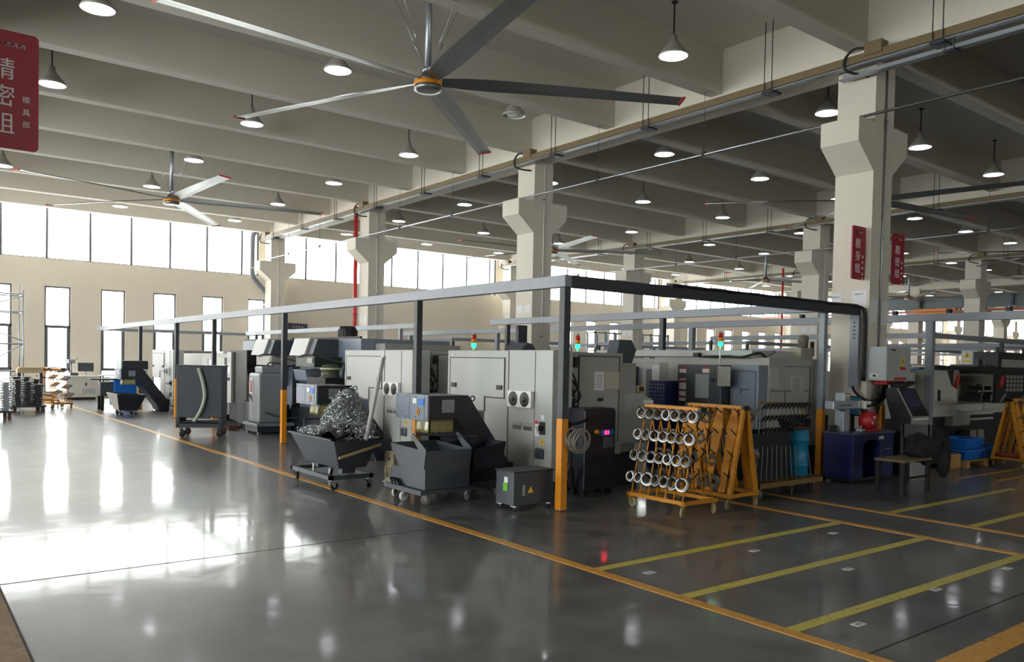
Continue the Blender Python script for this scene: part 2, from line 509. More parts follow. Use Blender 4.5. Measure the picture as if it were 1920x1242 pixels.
ROWN = ['row nearest the left edge', 'row above the orange-footed posts', 'row just left of the nearest columns'] + \
       ['%s row beyond the nearest columns' % ordinal(k) for k in range(12)] + ['far row %d past the crane' % k for k in range(1, 9)]
OFF = {(2, 12.715), (6, 24.97), (12, 16.8)}
first = {True: True, False: True}
for i, x in enumerate(lamp_rows):
    for j, y in enumerate(lamp_ys):
        if y < 4 and x < 16: continue
        if y < 1 or (y < 4 and x > 40): continue
        d = (Vector((x, y, 6.45)) - Vector((0, 0, 1.6)))
        w = d.dot(fw); px = 960 + 1509*d.dot(rr)/w; py = 720 - 1509*d.dot(uu)/w
        if px < -30 or px > 1950 or py < -60: continue
        lit = not any(i == a and abs(y-b_) < .1 for a, b_ in OFF)
        src = lampP if lit else lampO
        k = 7 - j
        pos = 'nearest the window wall' if k == 0 else '%s from the window wall' % ordinal(k)
        lab = ('lit' if lit else 'unlit') + ' pendant lamp %s, %s' % (pos, ROWN[i])
        if first[lit]:
            src.location = (x, y, 6.45); src['label'] = lab; src['group'] = 'pendant factory lamps'; first[lit] = False
        else:
            c = dup(src, (0, 0, 0), lab, 'pendant factory lamps'); c.location = (x, y, 6.45)

# big ceiling fans
def make_fan(rod_mat, box=False):
    t = thing('ceiling_fan', '-', 'fan')
    MB().spin([(0, -.10), (.13, -.10), (.19, -.09), (.19, -.03), (0, -.03)], (0, 0, 0), 28).build('hub_cover', ALU, t)
    MB().spin([(.05, -.03), (.195, -.03), (.195, .03), (.05, .03)], (0, 0, 0), 28).build('hub_ring', ORANGE, t, 'orange band round the fan hub')
    MB().spin([(0, .03), (.19, .03), (.19, .055), (.12, .07), (.08, .16), (.045, .16), (0, .16)], (0, 0, 0), 28).build('hub_top', ALU, t)
    for k in range(5):
        a = 2*math.pi*k/5
        b = MB(); n = 10; tw = R(-14)
        rings = []
        tmp = bmesh.new()
        for i in range(n+1):
            x = .2 + 3.5*i/n; ch = .19 + (.12*min(1, i/1.5)) - .06*i/n; th = .018
            ang = tw*(1-.55*i/n)
            prof = [(-ch/2, 0), (-ch/4, th), (ch/6, th*.9), (ch/2, -th*.6), (ch/6, -th*.15), (-ch/4, -th*.1)]
            rings.append([tmp.verts.new((x, p*math.cos(ang)-q*math.sin(ang), .04 + p*math.sin(ang)+q*math.cos(ang) - .0035*(x-.2)**2)) for p, q in prof])
        for p, q in zip(rings, rings[1:]):
            for j in range(6): tmp.faces.new((p[j], p[(j+1) % 6], q[(j+1) % 6], q[j]))
        tmp.faces.new(rings[0][::-1]); tmp.faces.new(rings[-1])
        bmesh.ops.recalc_face_normals(tmp, faces=tmp.faces[:])
        b.merge(tmp, Matrix.Rotation(a, 4, 'Z'))
        bl = b.build('blade', ALU, t)
        c = MB(); c.rbox((3.72, 0, .04 - .0035*12.4), (.04, .26, .035), (R(-6), 0, 0), .008)
        c.bm.transform(Matrix.Rotation(a, 4, 'Z')); c.build('tip_cap', RED, bl, 'red blade tip')
    MB().tube((0, 0, .14), (0, 0, 1.75), .045, 14).build('down_rod', rod_mat, t)
    g = MB(); g.box(-.07, .07, -.07, .07, 1.25, 1.75, .01); g.box(-.05, .05, -.14, .14, 1.2, 1.26, .008)
    g.build('mounting_bracket', BLACK if box else RAILD, t)
    g = MB(); g.spin([(.05, .16), (.075, .18), (.075, .22), (.05, .24)], (0, 0, 0), 14); g.build('rod_collar', GALV, t)
    for sx, sy in ((1, 1), (1, -1), (-1, 1), (-1, -1)):
        w_ = MB(); w_.tube((.05*sx, .05*sy, .25), (.62*sx, .62*sy, 1.72), .004, 6)
        p = Vector((.05*sx, .05*sy, .25)).lerp(Vector((.62*sx, .62*sy, 1.72)), .18); q = Vector((.05*sx, .05*sy, .25)).lerp(Vector((.62*sx, .62*sy, 1.72)), .28)
        w_.tube(p, q, .011, 6); w_.build('guy_wire', GALV, t)
    return t
fan = make_fan(GALV)
fan.location = (6.0, 9.87, 5.5); fan.rotation_euler.z = R(-30)
fan['label'] = 'huge five-bladed aluminium ceiling fan nearest the camera, orange hub band'; fan['group'] = 'large ceiling fans'
for loc, a, lab in (((5.6, 21.5, 5.5), -16, 'five-bladed aluminium ceiling fan in front of the left high windows'),
                    ((18.05, 21.3, 5.45), -38, 'five-bladed ceiling fan partly hidden behind the middle column'),
                    ((31.2, 21.9, 5.5), -25, 'far ceiling fan seen between the nearest column and the high windows'),
                    ((18.05, 9.9, 5.5), -10, 'ceiling fan whose hub is hidden behind the nearest column'),
                    ((29.9, 9.9, 5.5), 60, 'ceiling fan at the right edge, one red blade tip showing'),
                    ((43.5, 21.5, 5.5), 10, 'most distant ceiling fan above the crane bridge')):
    c = dup(fan, (0, 0, 0), lab); c.location = loc; c.rotation_euler.z = R(a)

# cable trays, their hangers, sprinkler pipes
def tray(x, lab, ylo, n):
    t = thing('cable_tray', lab, 'cable tray', (x, 0, 0), 'tan cable trays along the girders')
    g = MB(); g.box(x-.075, x+.075, ylo, 31.3, 6.2, 6.32, .006); g.build('tray_body', TRAYM, t)
    g = MB(); g.box(x-.03, x+.085, ylo, 31.3, 6.18, 6.199); g.build('tray_lip', GALV, t, 'pale underside strip')
    for k in range(n):
        y = 5.38 + 2.7233*k
        g = MB()
        for dy in (-.07, .07): g.tube((x-.1, y+dy, 6.1), (x-.1, y+dy, 7.298), .009, 6)
        g.box(x-.13, x+.13, y-.1, y+.1, 6.12, 6.16); g.build('hanger', RAILD, t)
    for k in range(4):
        y = CY0 + BY*k
        if y < ylo: continue
        g = MB(); g.box(x-.10, x+.10, y-.25, y+.02, 6.26, 6.45, .008); g.build('junction_box', TRAYM, t)
        g = MB(); g.curve([(x-.06, y+.0, 6.38), (x-.10, y+.18, 6.40), (x-.11, y+.32, 6.28), (x-.08, y+.32, 6.14), (x+.02, y+.2, 6.07), (x+.23, y+.12, 6.06)], .02, 8)
        g.build('cable_loop', CABLE, t, 'black cable loop')
    return t
tray(11.55, 'tan cable tray running past the nearest column to the window wall', 1.5, 10)
tray(23.4, 'tan cable tray along the second column line beyond the nearest column', 1.5, 10)
tray(35.25, 'tan cable tray along the third column line, above the crane', 1.5, 10)
t = thing('steel_channel', 'galvanised channel hung under the tan tray at the nearest column', 'channel', (11.6, 4, 6.05))
g = MB(); g.box(11.54, 11.68, -1, 6.9, 6.03, 6.045); g.box(11.675, 11.68, -1, 6.9, 6.03, 6.14); g.build('channel_body', GALV, t)
for y in (5.25, 2.53):
    g = MB()
    g.tube((11.53, y-.06, 6.02), (11.53, y-.06, 6.2), .008, 6); g.tube((11.53, y+.06, 6.02), (11.53, y+.06, 6.2), .008, 6)
    g.box(11.5, 11.7, y-.08, y+.08, 6.0, 6.03); g.build('hanger', RAILD, t)
def pipe(x, lab):
    t = thing('sprinkler_pipe', lab, 'pipe', (x, 0, 5.37), 'steel pipes over the corbels')
    MB().tube((x, 1, 5.385), (x, 31.8, 5.385), .022, 10).build('pipe_run', STEEL, t)
    for y in (4.02, 9.46, 12.19, 17.63, 20.36, 25.8, 28.5):
        g = MB(); g.box(x-.03, x+.03, y-.035, y+.035, 5.36, 5.44); g.tube((x, y, 5.44), (x, y, 6.498), .005, 6); g.build('clip', BLACK, t)
pipe(11.52, 'thin bright steel pipe resting on the corbel of the nearest column')
pipe(23.37, 'thin steel pipe on the second column line, behind the nearest column')
pipe(35.2, 'thin steel pipe on the third column line, far right')
# conduits on the columns, red risers, rain pipe
for x, y, lab in ((11.8, 6.43, 'thin grey conduit on the shaded face of the nearest column'),
                  (11.8, 14.6, 'thin pale conduit on the shaded face of the middle column'),
                  (11.8, 22.77, 'thin pale conduit on the shaded face of the third column'),
                  (11.8, 30.94, 'thin conduit on the column beside the window wall'),
                  (23.65, 14.6, 'thin conduit on the column seen left of the nearest one'),
                  (23.65, 22.77, 'thin conduit on the column in front of the far windows')):
    t = thing('conduit', lab, 'conduit', (x+.29, y, 0), 'conduits down the columns')
    MB().tube((x+.29, y-.018, .9), (x+.29, y-.018, 6.25), .014, 8).build('conduit_run', GALV if y < 7 else WHITE, t)
    for z in (2.2, 3.6, 5.4):
        B('clip', GALV, t, x+.26, x+.32, y-.034, y-.001, z, z+.03)
for (x, y, z0, z1, lab) in ((11.72, 23.5, 0, 6.45, 'red riser pipe in front of the third column'),
                            (34.9, 23.5, 0, 6.5, 'red riser pipe on the far column left of the nearest one'),
                            (37.8, 15.5, 0, 5.3, 'red riser pipe beside the column at the far right')):
    t = thing('riser_pipe', lab, 'pipe', (x, y, 0), 'red fire risers')
    rp = .065 if x < 20 else .05
    MB().tube((x, y, z0), (x, y, z1), rp, 14).build('pipe_run', RED, t)
    for z in (1.2, 3.0): MB().tube((x, y, z), (x, y, z+.06), rp+.015, 14).build('coupling', RED, t)
t = thing('rain_pipe', 'grey drainpipe stepping round the corbel by the left high windows', 'pipe', (11.2, 31.85, 0))
MB().path(smooth_pts([(11.72, 31.55, 6.95), (11.55, 31.62, 6.75), (11.36, 31.72, 6.45)], 4) + smooth_pts([(11.33, 31.72, 6.3), (11.33, 31.72, 4.95)], 2) + smooth_pts([(11.40, 31.72, 4.75), (11.88, 31.72, 4.2), (11.96, 31.72, 3.95)], 4) + [Vector((11.96, 31.72, 3.0)), Vector((11.96, 31.72, 0))], .10, 14).build('pipe_run', mat('drain_grey', '#6d7178', .4), t)
for z in (5.1, 3.7, 2.5):
    x = 11.33 if z > 4.8 else 11.96
    MB().box(x-.13, x+.3, 31.6, 31.98, z, z+.03).build('pipe_clip', WHITE, t)
t = thing('fire_pipe', 'rusty red pipe running level below the crane runway', 'pipe', (44, 20, 4.9))
MB().tube((44, 2, 4.75), (44, 31, 4.75), .06, 10).build('pipe_run', mat('rust_red', '#a5604e', .5), t)
# crane runway and hoist
t = thing('crane_runway_beam', 'grey steel crane runway beam behind the far right columns', 'crane beam', (47, 16, 5.3))
g = MB(); g.box(46.45, 46.52, 2, 31, 5.12, 5.72); g.box(46.27, 46.7, 2, 31, 5.72, 5.77); g.box(46.3, 46.66, 2, 31, 5.07, 5.12); g.build('girder', mat('crane_grey', '#5c6468', .5), t)
for k in range(12):
    B('stiffener', RAILD, t, 46.32, 46.45, 3+2.4*k, 3.12+2.4*k, 5.12, 5.72)
t = thing('crane_hoist', 'orange crane hoist under the grey runway beam', 'hoist', (47, 21, 4.5))
B('hoist_body', mat('hoist_orange', '#e89018', .5), t, 46.3, 46.7, 20.3, 22.6, 4.70, 5.066, bev=.03)
g = MB(); g.box(46.35, 46.65, 18.6, 20.3, 4.75, 4.90); 
for k in range(6): g.tube((46.5, 18.8+.26*k, 4.9), (46.5, 18.8+.26*k, 5.066), .06, 8)
g.build('trolley', OLIVE, t)
B('hook_block', RAILD, t, 46.35, 46.65, 21, 21.3, 4.4, 4.70)

# hanging department signs on the columns
def sign(x0, y, z0, big, small, lab, side=-1, logo='T', w=.36, h=.80):
    x1 = x0 + w
    t = thing('department_sign', lab, 'sign', (x0, y, z0), 'crimson department signs')
    rc = .03; pts = []
    for cx, cz, a0 in ((x1-rc, z0+h-rc, 0), (x0+rc, z0+h-rc, 90), (x0+rc, z0+rc, 180), (x1-rc, z0+rc, 270)):
        for k in range(5): a = R(a0+22.5*k); pts.append((cx+rc*math.cos(a), cz+rc*math.sin(a)))
    MB().prism(pts, 'Y', y-.012, y+.012).build('sign_panel', SIGN, t)
    for k, ch in enumerate(big):
        text(ch, .155, (x0 + .145, y-.014, z0 + h*.66 - k*.185), (1, 0, 0), (0, 0, 1), LETTER, 'lettering', t)
    for k, ch in enumerate(small):
        text(ch, .05, (x0 + .285, y-.014, z0 + h*.43 - k*.085), (1, 0, 0), (0, 0, 1), LETTER, 'lettering', t)
    text('op', .05, (x0 + .11, y-.014, z0 + h*.885), (1, 0, 0), (0, 0, 1), mat('dark_logo_ink', '#3a2a30', .6, var=0), 'lettering', t)
    marks(t, (x0+.225, y-.0125, z0+h*.885), (1, 0, 0), (0, 0, 1), .13, .04, 3, mat('pale_logo_ink', '#b59aa0', .6, var=0))
    g = MB(); bx = x1 if side < 0 else x0
    g.box(bx-.03, bx+.03, y+.012, y+.03, z0+.12, z0+h-.16); g.box(bx-.06, bx+.06, y+.01, y+.05, z0+.15, z0+.2); g.box(bx-.06, bx+.06, y+.01, y+.05, z0+h-.25, z0+h-.2)
    g.build('wall_bracket', WHITE, t)
    return t
sign(11.42, 6.52, 2.96, '模身组', '精密模具部', 'crimson sign with white characters on the left side of the nearest column', -1, 'op 精密')
sign(12.48, 6.45, 2.96, '精密组', '精密模具部', 'crimson sign jutting out behind the nearest column', 1, 'op 精密')
sign(.455, 6.56, 3.0, '精密组', '模具部', 'large crimson hanging sign cut off by the left edge', 1, 'Top 精密')

# ================================================================== STEEL FRAMES AROUND THE MACHINES
def post(t, x, y, z1=2.42, s=.045, orange=True, both=False):
    g = MB(); g.box(x-s, x+s, y-s, y+s, 0, z1, .006)
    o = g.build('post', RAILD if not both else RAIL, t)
    if orange: MB().box(x-s-.002, x+s+.002, y-s-.002, y+s+.002, 0, 1.0, .006).build('painted_base', ORANGE, o, 'orange lower metre')
    MB().box(x-.07, x+.07, y-.07, y+.07, 0, .008).build('base_plate', RAILD, o)
    return o
def railY(t, x, y0, y1, z=2.42, h=.13, w=.10, mt=None):
    MB().box(x-w/2, x+w/2, y0, y1, z, z+h, .006).build('rail', mt or RAIL, t)
def railX(t, y, x0, x1, z=2.42, h=.13, w=.10, mt=None):
    MB().box(x0, x1, y-w/2, y+w/2, z, z+h, .006).build('rail', mt or RAIL, t)
t = thing('cable_gantry', 'grey steel frame with orange-footed posts round the machine bay', 'gantry', (5.76, 6.56, 0))
railY(t, 5.76, 6.51, 31.6); railX(t, 6.56, 5.812, 11.72, mt=RAILD); railX(t, 31.55, 5.812, 11.6, 2.42, .1)  # front rail coloured darker for its shade and the black cables on it
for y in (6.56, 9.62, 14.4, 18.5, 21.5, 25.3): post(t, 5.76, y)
g = MB(); g.box(11.64, 11.72, 6.50, 6.64, 1.32, 2.42); g.build('rail_drop', RAIL, t)
g = MB()
for k in range(5): g.box(11.634, 11.64, 6.55, 6.58, 2.30-.06*k, 2.32-.06*k)
g.build('punched_holes', BLACK, t)
g = MB()
random.seed(3)
for q in range(3):
    P = [(7.4+.29*k, 6.51+.03*q+random.uniform(-.01, .01), 2.555+random.uniform(0, .012)) for k in range(15)] + [(11.60, 6.48, 2.55), (11.70+.02*q, 6.45, 2.45), (11.71+.02*q, 6.445, 1.9), (11.71+.02*q, 6.445, 1.42)]
    g.curve(P, .02, 8, 3)
g.build('cable_bundle', CABLE, t, 'black cables lying along the top rail')
t = thing('cable_coil', 'coil of clear hose hung on the front orange post', 'hose', (5.84, 6.48, .75))
g = MB(); random.seed(5)
for k in range(8):
    a0 = random.uniform(-.25, .25); r_ = .10+.012*random.random(); c0 = (5.86+.01*k, 6.50-.012*k, .76+random.uniform(-.02, .02))
    g.path([(c0[0]+r_*math.cos(a), c0[1]+a0*.2*math.sin(a)-.1*0, c0[2]+r_*1.1*math.sin(a)) for a in [2*math.pi*i/20 for i in range(21)]], .006, 6)
g.build('hose_loops', mat('clear_hose', '#8f887c', .3), t)
t = thing('cable_gantry', 'grey steel frame rail over the inner machines, open left end', 'gantry', (10.72, 7, 0))
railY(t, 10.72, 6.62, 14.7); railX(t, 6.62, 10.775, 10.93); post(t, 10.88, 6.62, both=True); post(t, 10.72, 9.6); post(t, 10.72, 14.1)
g = MB(); g.box(10.95, 11.2, 14.0, 14.12, .3, 2.42, .01); g.build('cable_duct', RAILD, t)
t = thing('cable_gantry', 'long grey frame rail passing behind the nearest column', 'gantry', (13.95, 6, 0))
railY(t, 13.78, 3.5, 24.0)
for y in (6.42, 11.5, 18.6, 23.5): post(t, 13.78, y, both=True, s=.058, orange=y > 7)
for k in range(6): B('pipe_clip', BLACK, t, 13.73, 13.83, 4.3+.9*k, 4.36+.9*k, 2.55, 2.62)
t = thing('cable_gantry', 'grey frame rail above the blue machining centres', 'gantry', (10.72, 24, 0))
railY(t, 10.72, 18.0, 30.5); post(t, 10.72, 18.8, both=True); post(t, 10.72, 29.5)
def pen(lab, x0, x1, y0, y1, posts=True):
    t = thing('cable_gantry', lab, 'gantry', (x0, y0, 0))
    railY(t, x0, y0, y1); railX(t, y0, x0+.055, x1-.055); railY(t, x1, y0, y1)
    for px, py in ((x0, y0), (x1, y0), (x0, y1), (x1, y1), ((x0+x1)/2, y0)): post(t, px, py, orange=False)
    return t
pen('far steel frame with a plywood board at its corner', 18.2, 24.5, 27.6, 31.5)
t = thing('plywood_board', 'square plywood board fixed under the far frame corner', 'board', (17.9, 28, 1.9))
g = MB(); g.box(17.5, 18.15, 27.9, 27.92, 1.6, 2.40); g.build('board', WOOD, t); B('cross_batten', WOOD, t, 17.5, 18.15, 27.92, 27.95, 2.0, 2.08)
pen('grey frame over the machines at the far right', 20.7, 29.0, 9.6, 16.5)
pen('grey frame standing past the second column line', 24.9, 34.4, 18.2, 26.0)
pen('small grey frame by the right edge', 29.2, 33.5, 11.4, 15.5)
pen('low grey frame in front of the far windows', 26.2, 34, 27.5, 31)
pen('grey frame around the machines below the crane runway', 36.5, 45, 17, 25)

# ================================================================== LATHES WITH THEIR BACKS TO THE AISLE
def strip(name, mt, p, x0, x1, y0, y1, z0, z1, label=None): return B(name, mt, p, x0, x1, y0, y1, z0, z1, label=label)
def tri(mb, X, y, z, s):    # triangle facing -X
    mb.prism([(y-s, z), (y+s, z), (y, z+1.75*s)], 'X', X-.003, X)
def make_lathe(lab):
    t = thing('cnc_lathe', lab, 'machine tool', (6.3, 8.5, 0), 'grey lathes backing onto the aisle')
    g = MB(); g.box(6.5, 8.0, 7.55, 9.6, .0, .42, .01); g.box(6.42, 6.9, 8.0, 9.3, .1, .36, .01); g.build('machine_bed', NAVY, t)
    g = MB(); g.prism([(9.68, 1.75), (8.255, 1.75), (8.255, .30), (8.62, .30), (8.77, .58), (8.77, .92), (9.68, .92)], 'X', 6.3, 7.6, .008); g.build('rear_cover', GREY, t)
    ap = MB(); ap.prism([(9.595, 1.645), (8.33, 1.645), (8.33, 1.135), (8.765, 1.13), (8.765, .94), (9.595, .94)], 'X', 6.290, 6.3); ap.build('access_panel', GREY, t)
    g = MB()
    for a, b in (((9.60, 1.65), (8.325, 1.65)), ((8.325, 1.65), (8.325, 1.13)), ((8.325, 1.13), (8.76, 1.125)), ((8.76, 1.125), (8.76, .935)), ((8.76, .935), (9.60, .935)), ((9.60, .935), (9.60, 1.65))):
        g.box(6.288, 6.302, min(a[0], b[0])-.006, max(a[0], b[0])+.006, min(a[1], b[1])-.006, max(a[1], b[1])+.006)
    g.build('panel_gasket', BLACK, t)
    for y in (9.49, 8.42):
        g = MB(); g.box(6.27, 6.292, y-.055, y+.055, 1.235, 1.295, .004); g.build('latch', BLACK, t)
    MB().box(6.286, 6.3, 9.5, 9.57, 1.685, 1.70).build('name_tag', WHITE, t)
    c = MB(); c.box(6.3, 6.62, 7.37, 8.245, .16, 1.755, .008); cab = c.build('electrical_cabinet', GREY, t)
    g = MB(); g.box(6.296, 6.302, 7.70, 7.706, .18, 1.74); g.box(6.296, 6.302, 8.235, 8.25, .18, 1.74); g.build('door_seam', BLACK, t)
    f = MB(); f.box(6.25, 6.3, 7.72, 8.20, 1.03, 1.24, .006); fb = f.build('fan_unit', WHITE, cab, 'white twin fan box')
    f = MB()
    for y in (7.85, 8.08):
        f.spin([(0, .004), (.085, .004), (.095, 0)], (0, 0, 0), 20, Matrix.Translation((6.25, y, 1.135)) @ Matrix.Rotation(R(-90), 4, 'Y'))
        f.spin([(0, .009), (.03, .009), (.03, .004)], (0, 0, 0), 12, Matrix.Translation((6.25, y, 1.135)) @ Matrix.Rotation(R(-90), 4, 'Y'))
    f.build('fan_grille', BLACK, cab)
    for y0, y1 in ((7.74, 7.92), (7.96, 8.14)):
        g = MB(); g.box(6.294, 6.3, y0, y1, .745, .845); g.mi = 1; g.box(6.29, 6.297, y0+.01, y1-.01, .75, .80); g.build('vent', [GREY2, DARK], cab)
    g = MB(); g.box(6.285, 6.3, 7.49, 7.59, .72, .875, .004); g.tube((6.285, 7.54, .80), (6.25, 7.54, .80), .03, 12); g.box(6.235, 6.252, 7.53, 7.55, .765, .835)
    g.build('isolator_switch', BLACK, cab)
    g = MB(); g.box(6.296, 6.3, 7.61, 7.69, .69, .89); g.mi = 1; g.box(6.294, 6.296, 7.615, 7.685, .845, .885); g.mi = 2; g.prism([(7.63, .73), (7.67, .82), (7.66, .82), (7.62, .73)], 'X', 6.294, 6.296)
    g.build('warning_label', [PAPER, RED, BLACK], cab)
    g = MB(); tri(g, 6.298, 7.545, .595, .05); g.mi = 1; g.prism([(7.54, .61), (7.552, .61), (7.548, .66), (7.54, .66)], 'X', 6.293, 6.295); g.build('hazard_triangle', [YEL, BLACK], cab)
    g = MB(); g.box(6.27, 6.3, 7.50, 7.66, .42, .55, .02); g.build('cable_gland', DARK, cab)
    g = MB(); g.box(6.296, 6.3, 7.51, 7.57, .9, .96); g.build('rating_plate', PAPER, cab)
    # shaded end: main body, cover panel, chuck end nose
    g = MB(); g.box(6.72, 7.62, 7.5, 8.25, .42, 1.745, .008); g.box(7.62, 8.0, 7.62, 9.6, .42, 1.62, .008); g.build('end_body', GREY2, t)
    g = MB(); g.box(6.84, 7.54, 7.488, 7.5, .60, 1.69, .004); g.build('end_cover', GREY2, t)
    g = MB()
    for a in ((6.83, 6.842, .59, 1.70), (7.538, 7.55, .59, 1.70)): g.box(a[0], a[1], 7.486, 7.5, a[2], a[3])
    g.box(6.83, 7.55, 7.486, 7.5, 1.69, 1.70); g.build('cover_seam', BLACK, t)
    g = MB(); g.box(7.10, 7.27, 7.482, 7.488, 1.26, 1.50); g.mi = 1
    for k in range(6): g.box(7.12, 7.24, 7.480, 7.482, 1.30+.03*k, 1.305+.03*k)
    g.build('data_sheet', [PAPER, DARK], t)
    g = MB(); g.box(7.29, 7.54, 7.480, 7.488, 1.28, 1.50); g.build('notice', mat('yellowed_paper', '#b9b2a6', .8), t)
    MB().box(7.16, 7.25, 7.47, 7.488, 1.12, 1.165, .004).build('handle', BLACK, t)
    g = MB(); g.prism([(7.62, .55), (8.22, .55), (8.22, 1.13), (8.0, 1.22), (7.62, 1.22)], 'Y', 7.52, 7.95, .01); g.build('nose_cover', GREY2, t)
    MB().box(8.05, 8.22, 7.50, 7.52, 1.03, 1.12).build('brand_plate', PAPER, t)
    g = MB(); g.box(6.62, 6.72, 7.6, 8.2, .42, 1.72); g.build('pipe_recess', BLACK, t)
    g = MB(); random.seed(11)
    for k in range(10):
        z = .55+.1*k; x = 6.66+random.uniform(-.03, .05)
        g.curve([(x, 7.6, z+.1), (x+.03, 7.46, z), (x+.1*random.random(), 7.43, z-.18), (x, 7.56, z-.3)], .012, 6)
    for k in range(3): g.curve([(6.66+.03*k, 7.5, 1.0), (6.75, 7.38, .75-.05*k), (6.95, 7.36, .55), (7.2, 7.4, .42)], .018, 6)
    g.build('hoses', CABLE, t, 'black hoses')
    g = MB()
    for k in range(5):
        z = 1.12 + .05*(k % 3); g.spin([(0, -.03), (.025, -.03), (.025, .03), (0, .03)], (6.66+.03*k, 7.5, z), 10)
    g.build('valve_block', GALV, t)
    g = MB(); g.box(6.74, 6.81, 7.47, 7.5, 1.55, 1.68); g.box(6.76, 6.82, 7.47, 7.5, .98, 1.08); g.build('terminal_box', BLACK, t)
    return t
def stack_light(t, x, y, z0, z1):
    o = MB(); o.tube((x, y, z0), (x, y, z1), .012, 8); p = o.build('beacon_pole', WHITE, t)
    for nm, mt, k in (('green_lens', GREEN, 0), ('amber_lens', AMBL, 1), ('red_lens', REDL, 2)):
        MB().tube((x, y, z1+.06*k), (x, y, z1+.06*k+.058), .033, 14).build(nm, mt, p)
    MB().tube((x, y, z1+.18), (x, y, z1+.20), .03, 12, .02).build('beacon_cap', GALV, p)
L1 = make_lathe('light grey lathe with blue fan box nearest the front orange post')
L1['label'] = 'light grey lathe nearest the front post, twin fan box on its back'
L2 = dup(L1, (0, 3.3, 0), 'light grey lathe second along the aisle, behind the heap of metal chips')
L3 = dup(L1, (0, 16.5, 0), 'light grey lathe furthest along the aisle, beside the far chip cart')
stack_light(L1, 6.62, 9.50, 1.75, 1.80)
stack_light(L1, 7.9, 8.7, 1.62, 1.82)
g = MB(); g.prism([(7.62, 1.62), (7.95, 1.62), (8.03, 1.8), (7.93, 1.93), (7.7, 1.93)], 'Y', 7.65, 7.85, .008); g.build('control_pendant', DARK, L1, 'dark tilted control box on top')
g = MB(); g.prism([(7.0, 1.75), (7.3, 1.75), (7.22, 1.86), (7.12, 1.88)], 'Y', 8.9, 9.3); g.build('roof_vent', DARK, L1)
# low grey machine between the tall bin and the furthest lathe
t = thing('cnc_lathe', 'grey lathe half hidden behind the tall slate bin', 'machine tool', (6.4, 20.5, 0), 'grey lathes backing onto the aisle')
MB().prism([(6.4, 19.4), (6.95, 19.4), (6.95, 20.3), (8.2, 20.3), (8.2, 23.2), (6.4, 23.2)], 'Z', .2, 1.66, .01).build('rear_cover', GREY2, t)
B('electrical_cabinet', GREY, t, 6.3, 6.4, 19.45, 21.2, .2, 1.56, bev=.006)
B('door_seam', BLACK, t, 6.296, 6.3, 20.7, 20.72, .2, 1.55)
B('rating_plate', PAPER, t, 6.294, 6.3, 20.4, 20.6, 1.25, 1.5)
B('machine_bed', NAVY, t, 6.5, 8.2, 20.3, 23.2, 0, .2)
B('valve_block', WHITE, t, 6.6, 7.0, 20.5, 21.3, 1.66, 1.72, bev=.02)
# dark chiller unit in front of the shaded lathe end
t = thing('chiller_unit', 'dark navy cabinet with glowing red digits beside the front post', 'cabinet', (6.8, 7.05, 0))
B('body', NAVY, t, 6.55, 7.06, 7.05, 7.34, .08, 1.04, bev=.01)
B('top_hood', BLACK, t, 6.55, 7.06, 7.07, 7.34, 1.04, 1.06)
B('display_panel', BLUEP, t, 6.80, 7.02, 7.04, 7.05, .73, .80, label='blue panel')
g = MB()
for k in range(2):
    x = 6.87 + .045*k
    for (a, b, c, d) in ((0, .022, 0, .005), (0, .022, .018, .023), (0, .022, .036, .041), (0, .005, 0, .041), (.017, .022, 0, .041)): g.box(x+a, x+b, 7.034, 7.04, .745+c, .745+d)
g.build('red_digits', LED, t, 'red lit digits')
B('rating_plate', mat('dull_label', '#55596a', .6), t, 6.86, 7.02, 7.044, 7.05, .58, .71)
g = MB()
for k in range(7): g.box(6.6, 7.0, 7.043, 7.05, .2+.04*k, .215+.04*k)
g.build('vent', BLACK, t)
MB().tube((6.72, 7.05, .78), (6.72, 7.0, .78), .025, 12).build('knob', ORANGE, t)
for x in (6.6, 7.0):
    for y in (7.1, 7.28): B('foot', RUBBER, t, x-.03, x+.03, y-.03, y+.03, 0, .08)
t = thing('power_cable', 'black corrugated cables looping from the front post to the navy cabinet', 'cable', (6.2, 6.9, 1))
g = MB(); g.curve([(5.86, 6.62, 1.15), (6.0, 6.75, .95), (6.3, 6.95, .9), (6.62, 7.06, .93)], .018, 8); g.curve([(5.85, 6.64, .9), (6.1, 6.9, .5), (6.4, 7.1, .35), (6.5, 7.2, .1)], .022, 8)
g.curve([(6.0, 6.8, 1.0), (6.15, 6.86, .8), (6.18, 6.9, .4), (6.05, 6.95, .05)], .02, 8); g.build('cable_run', CABLE, t)

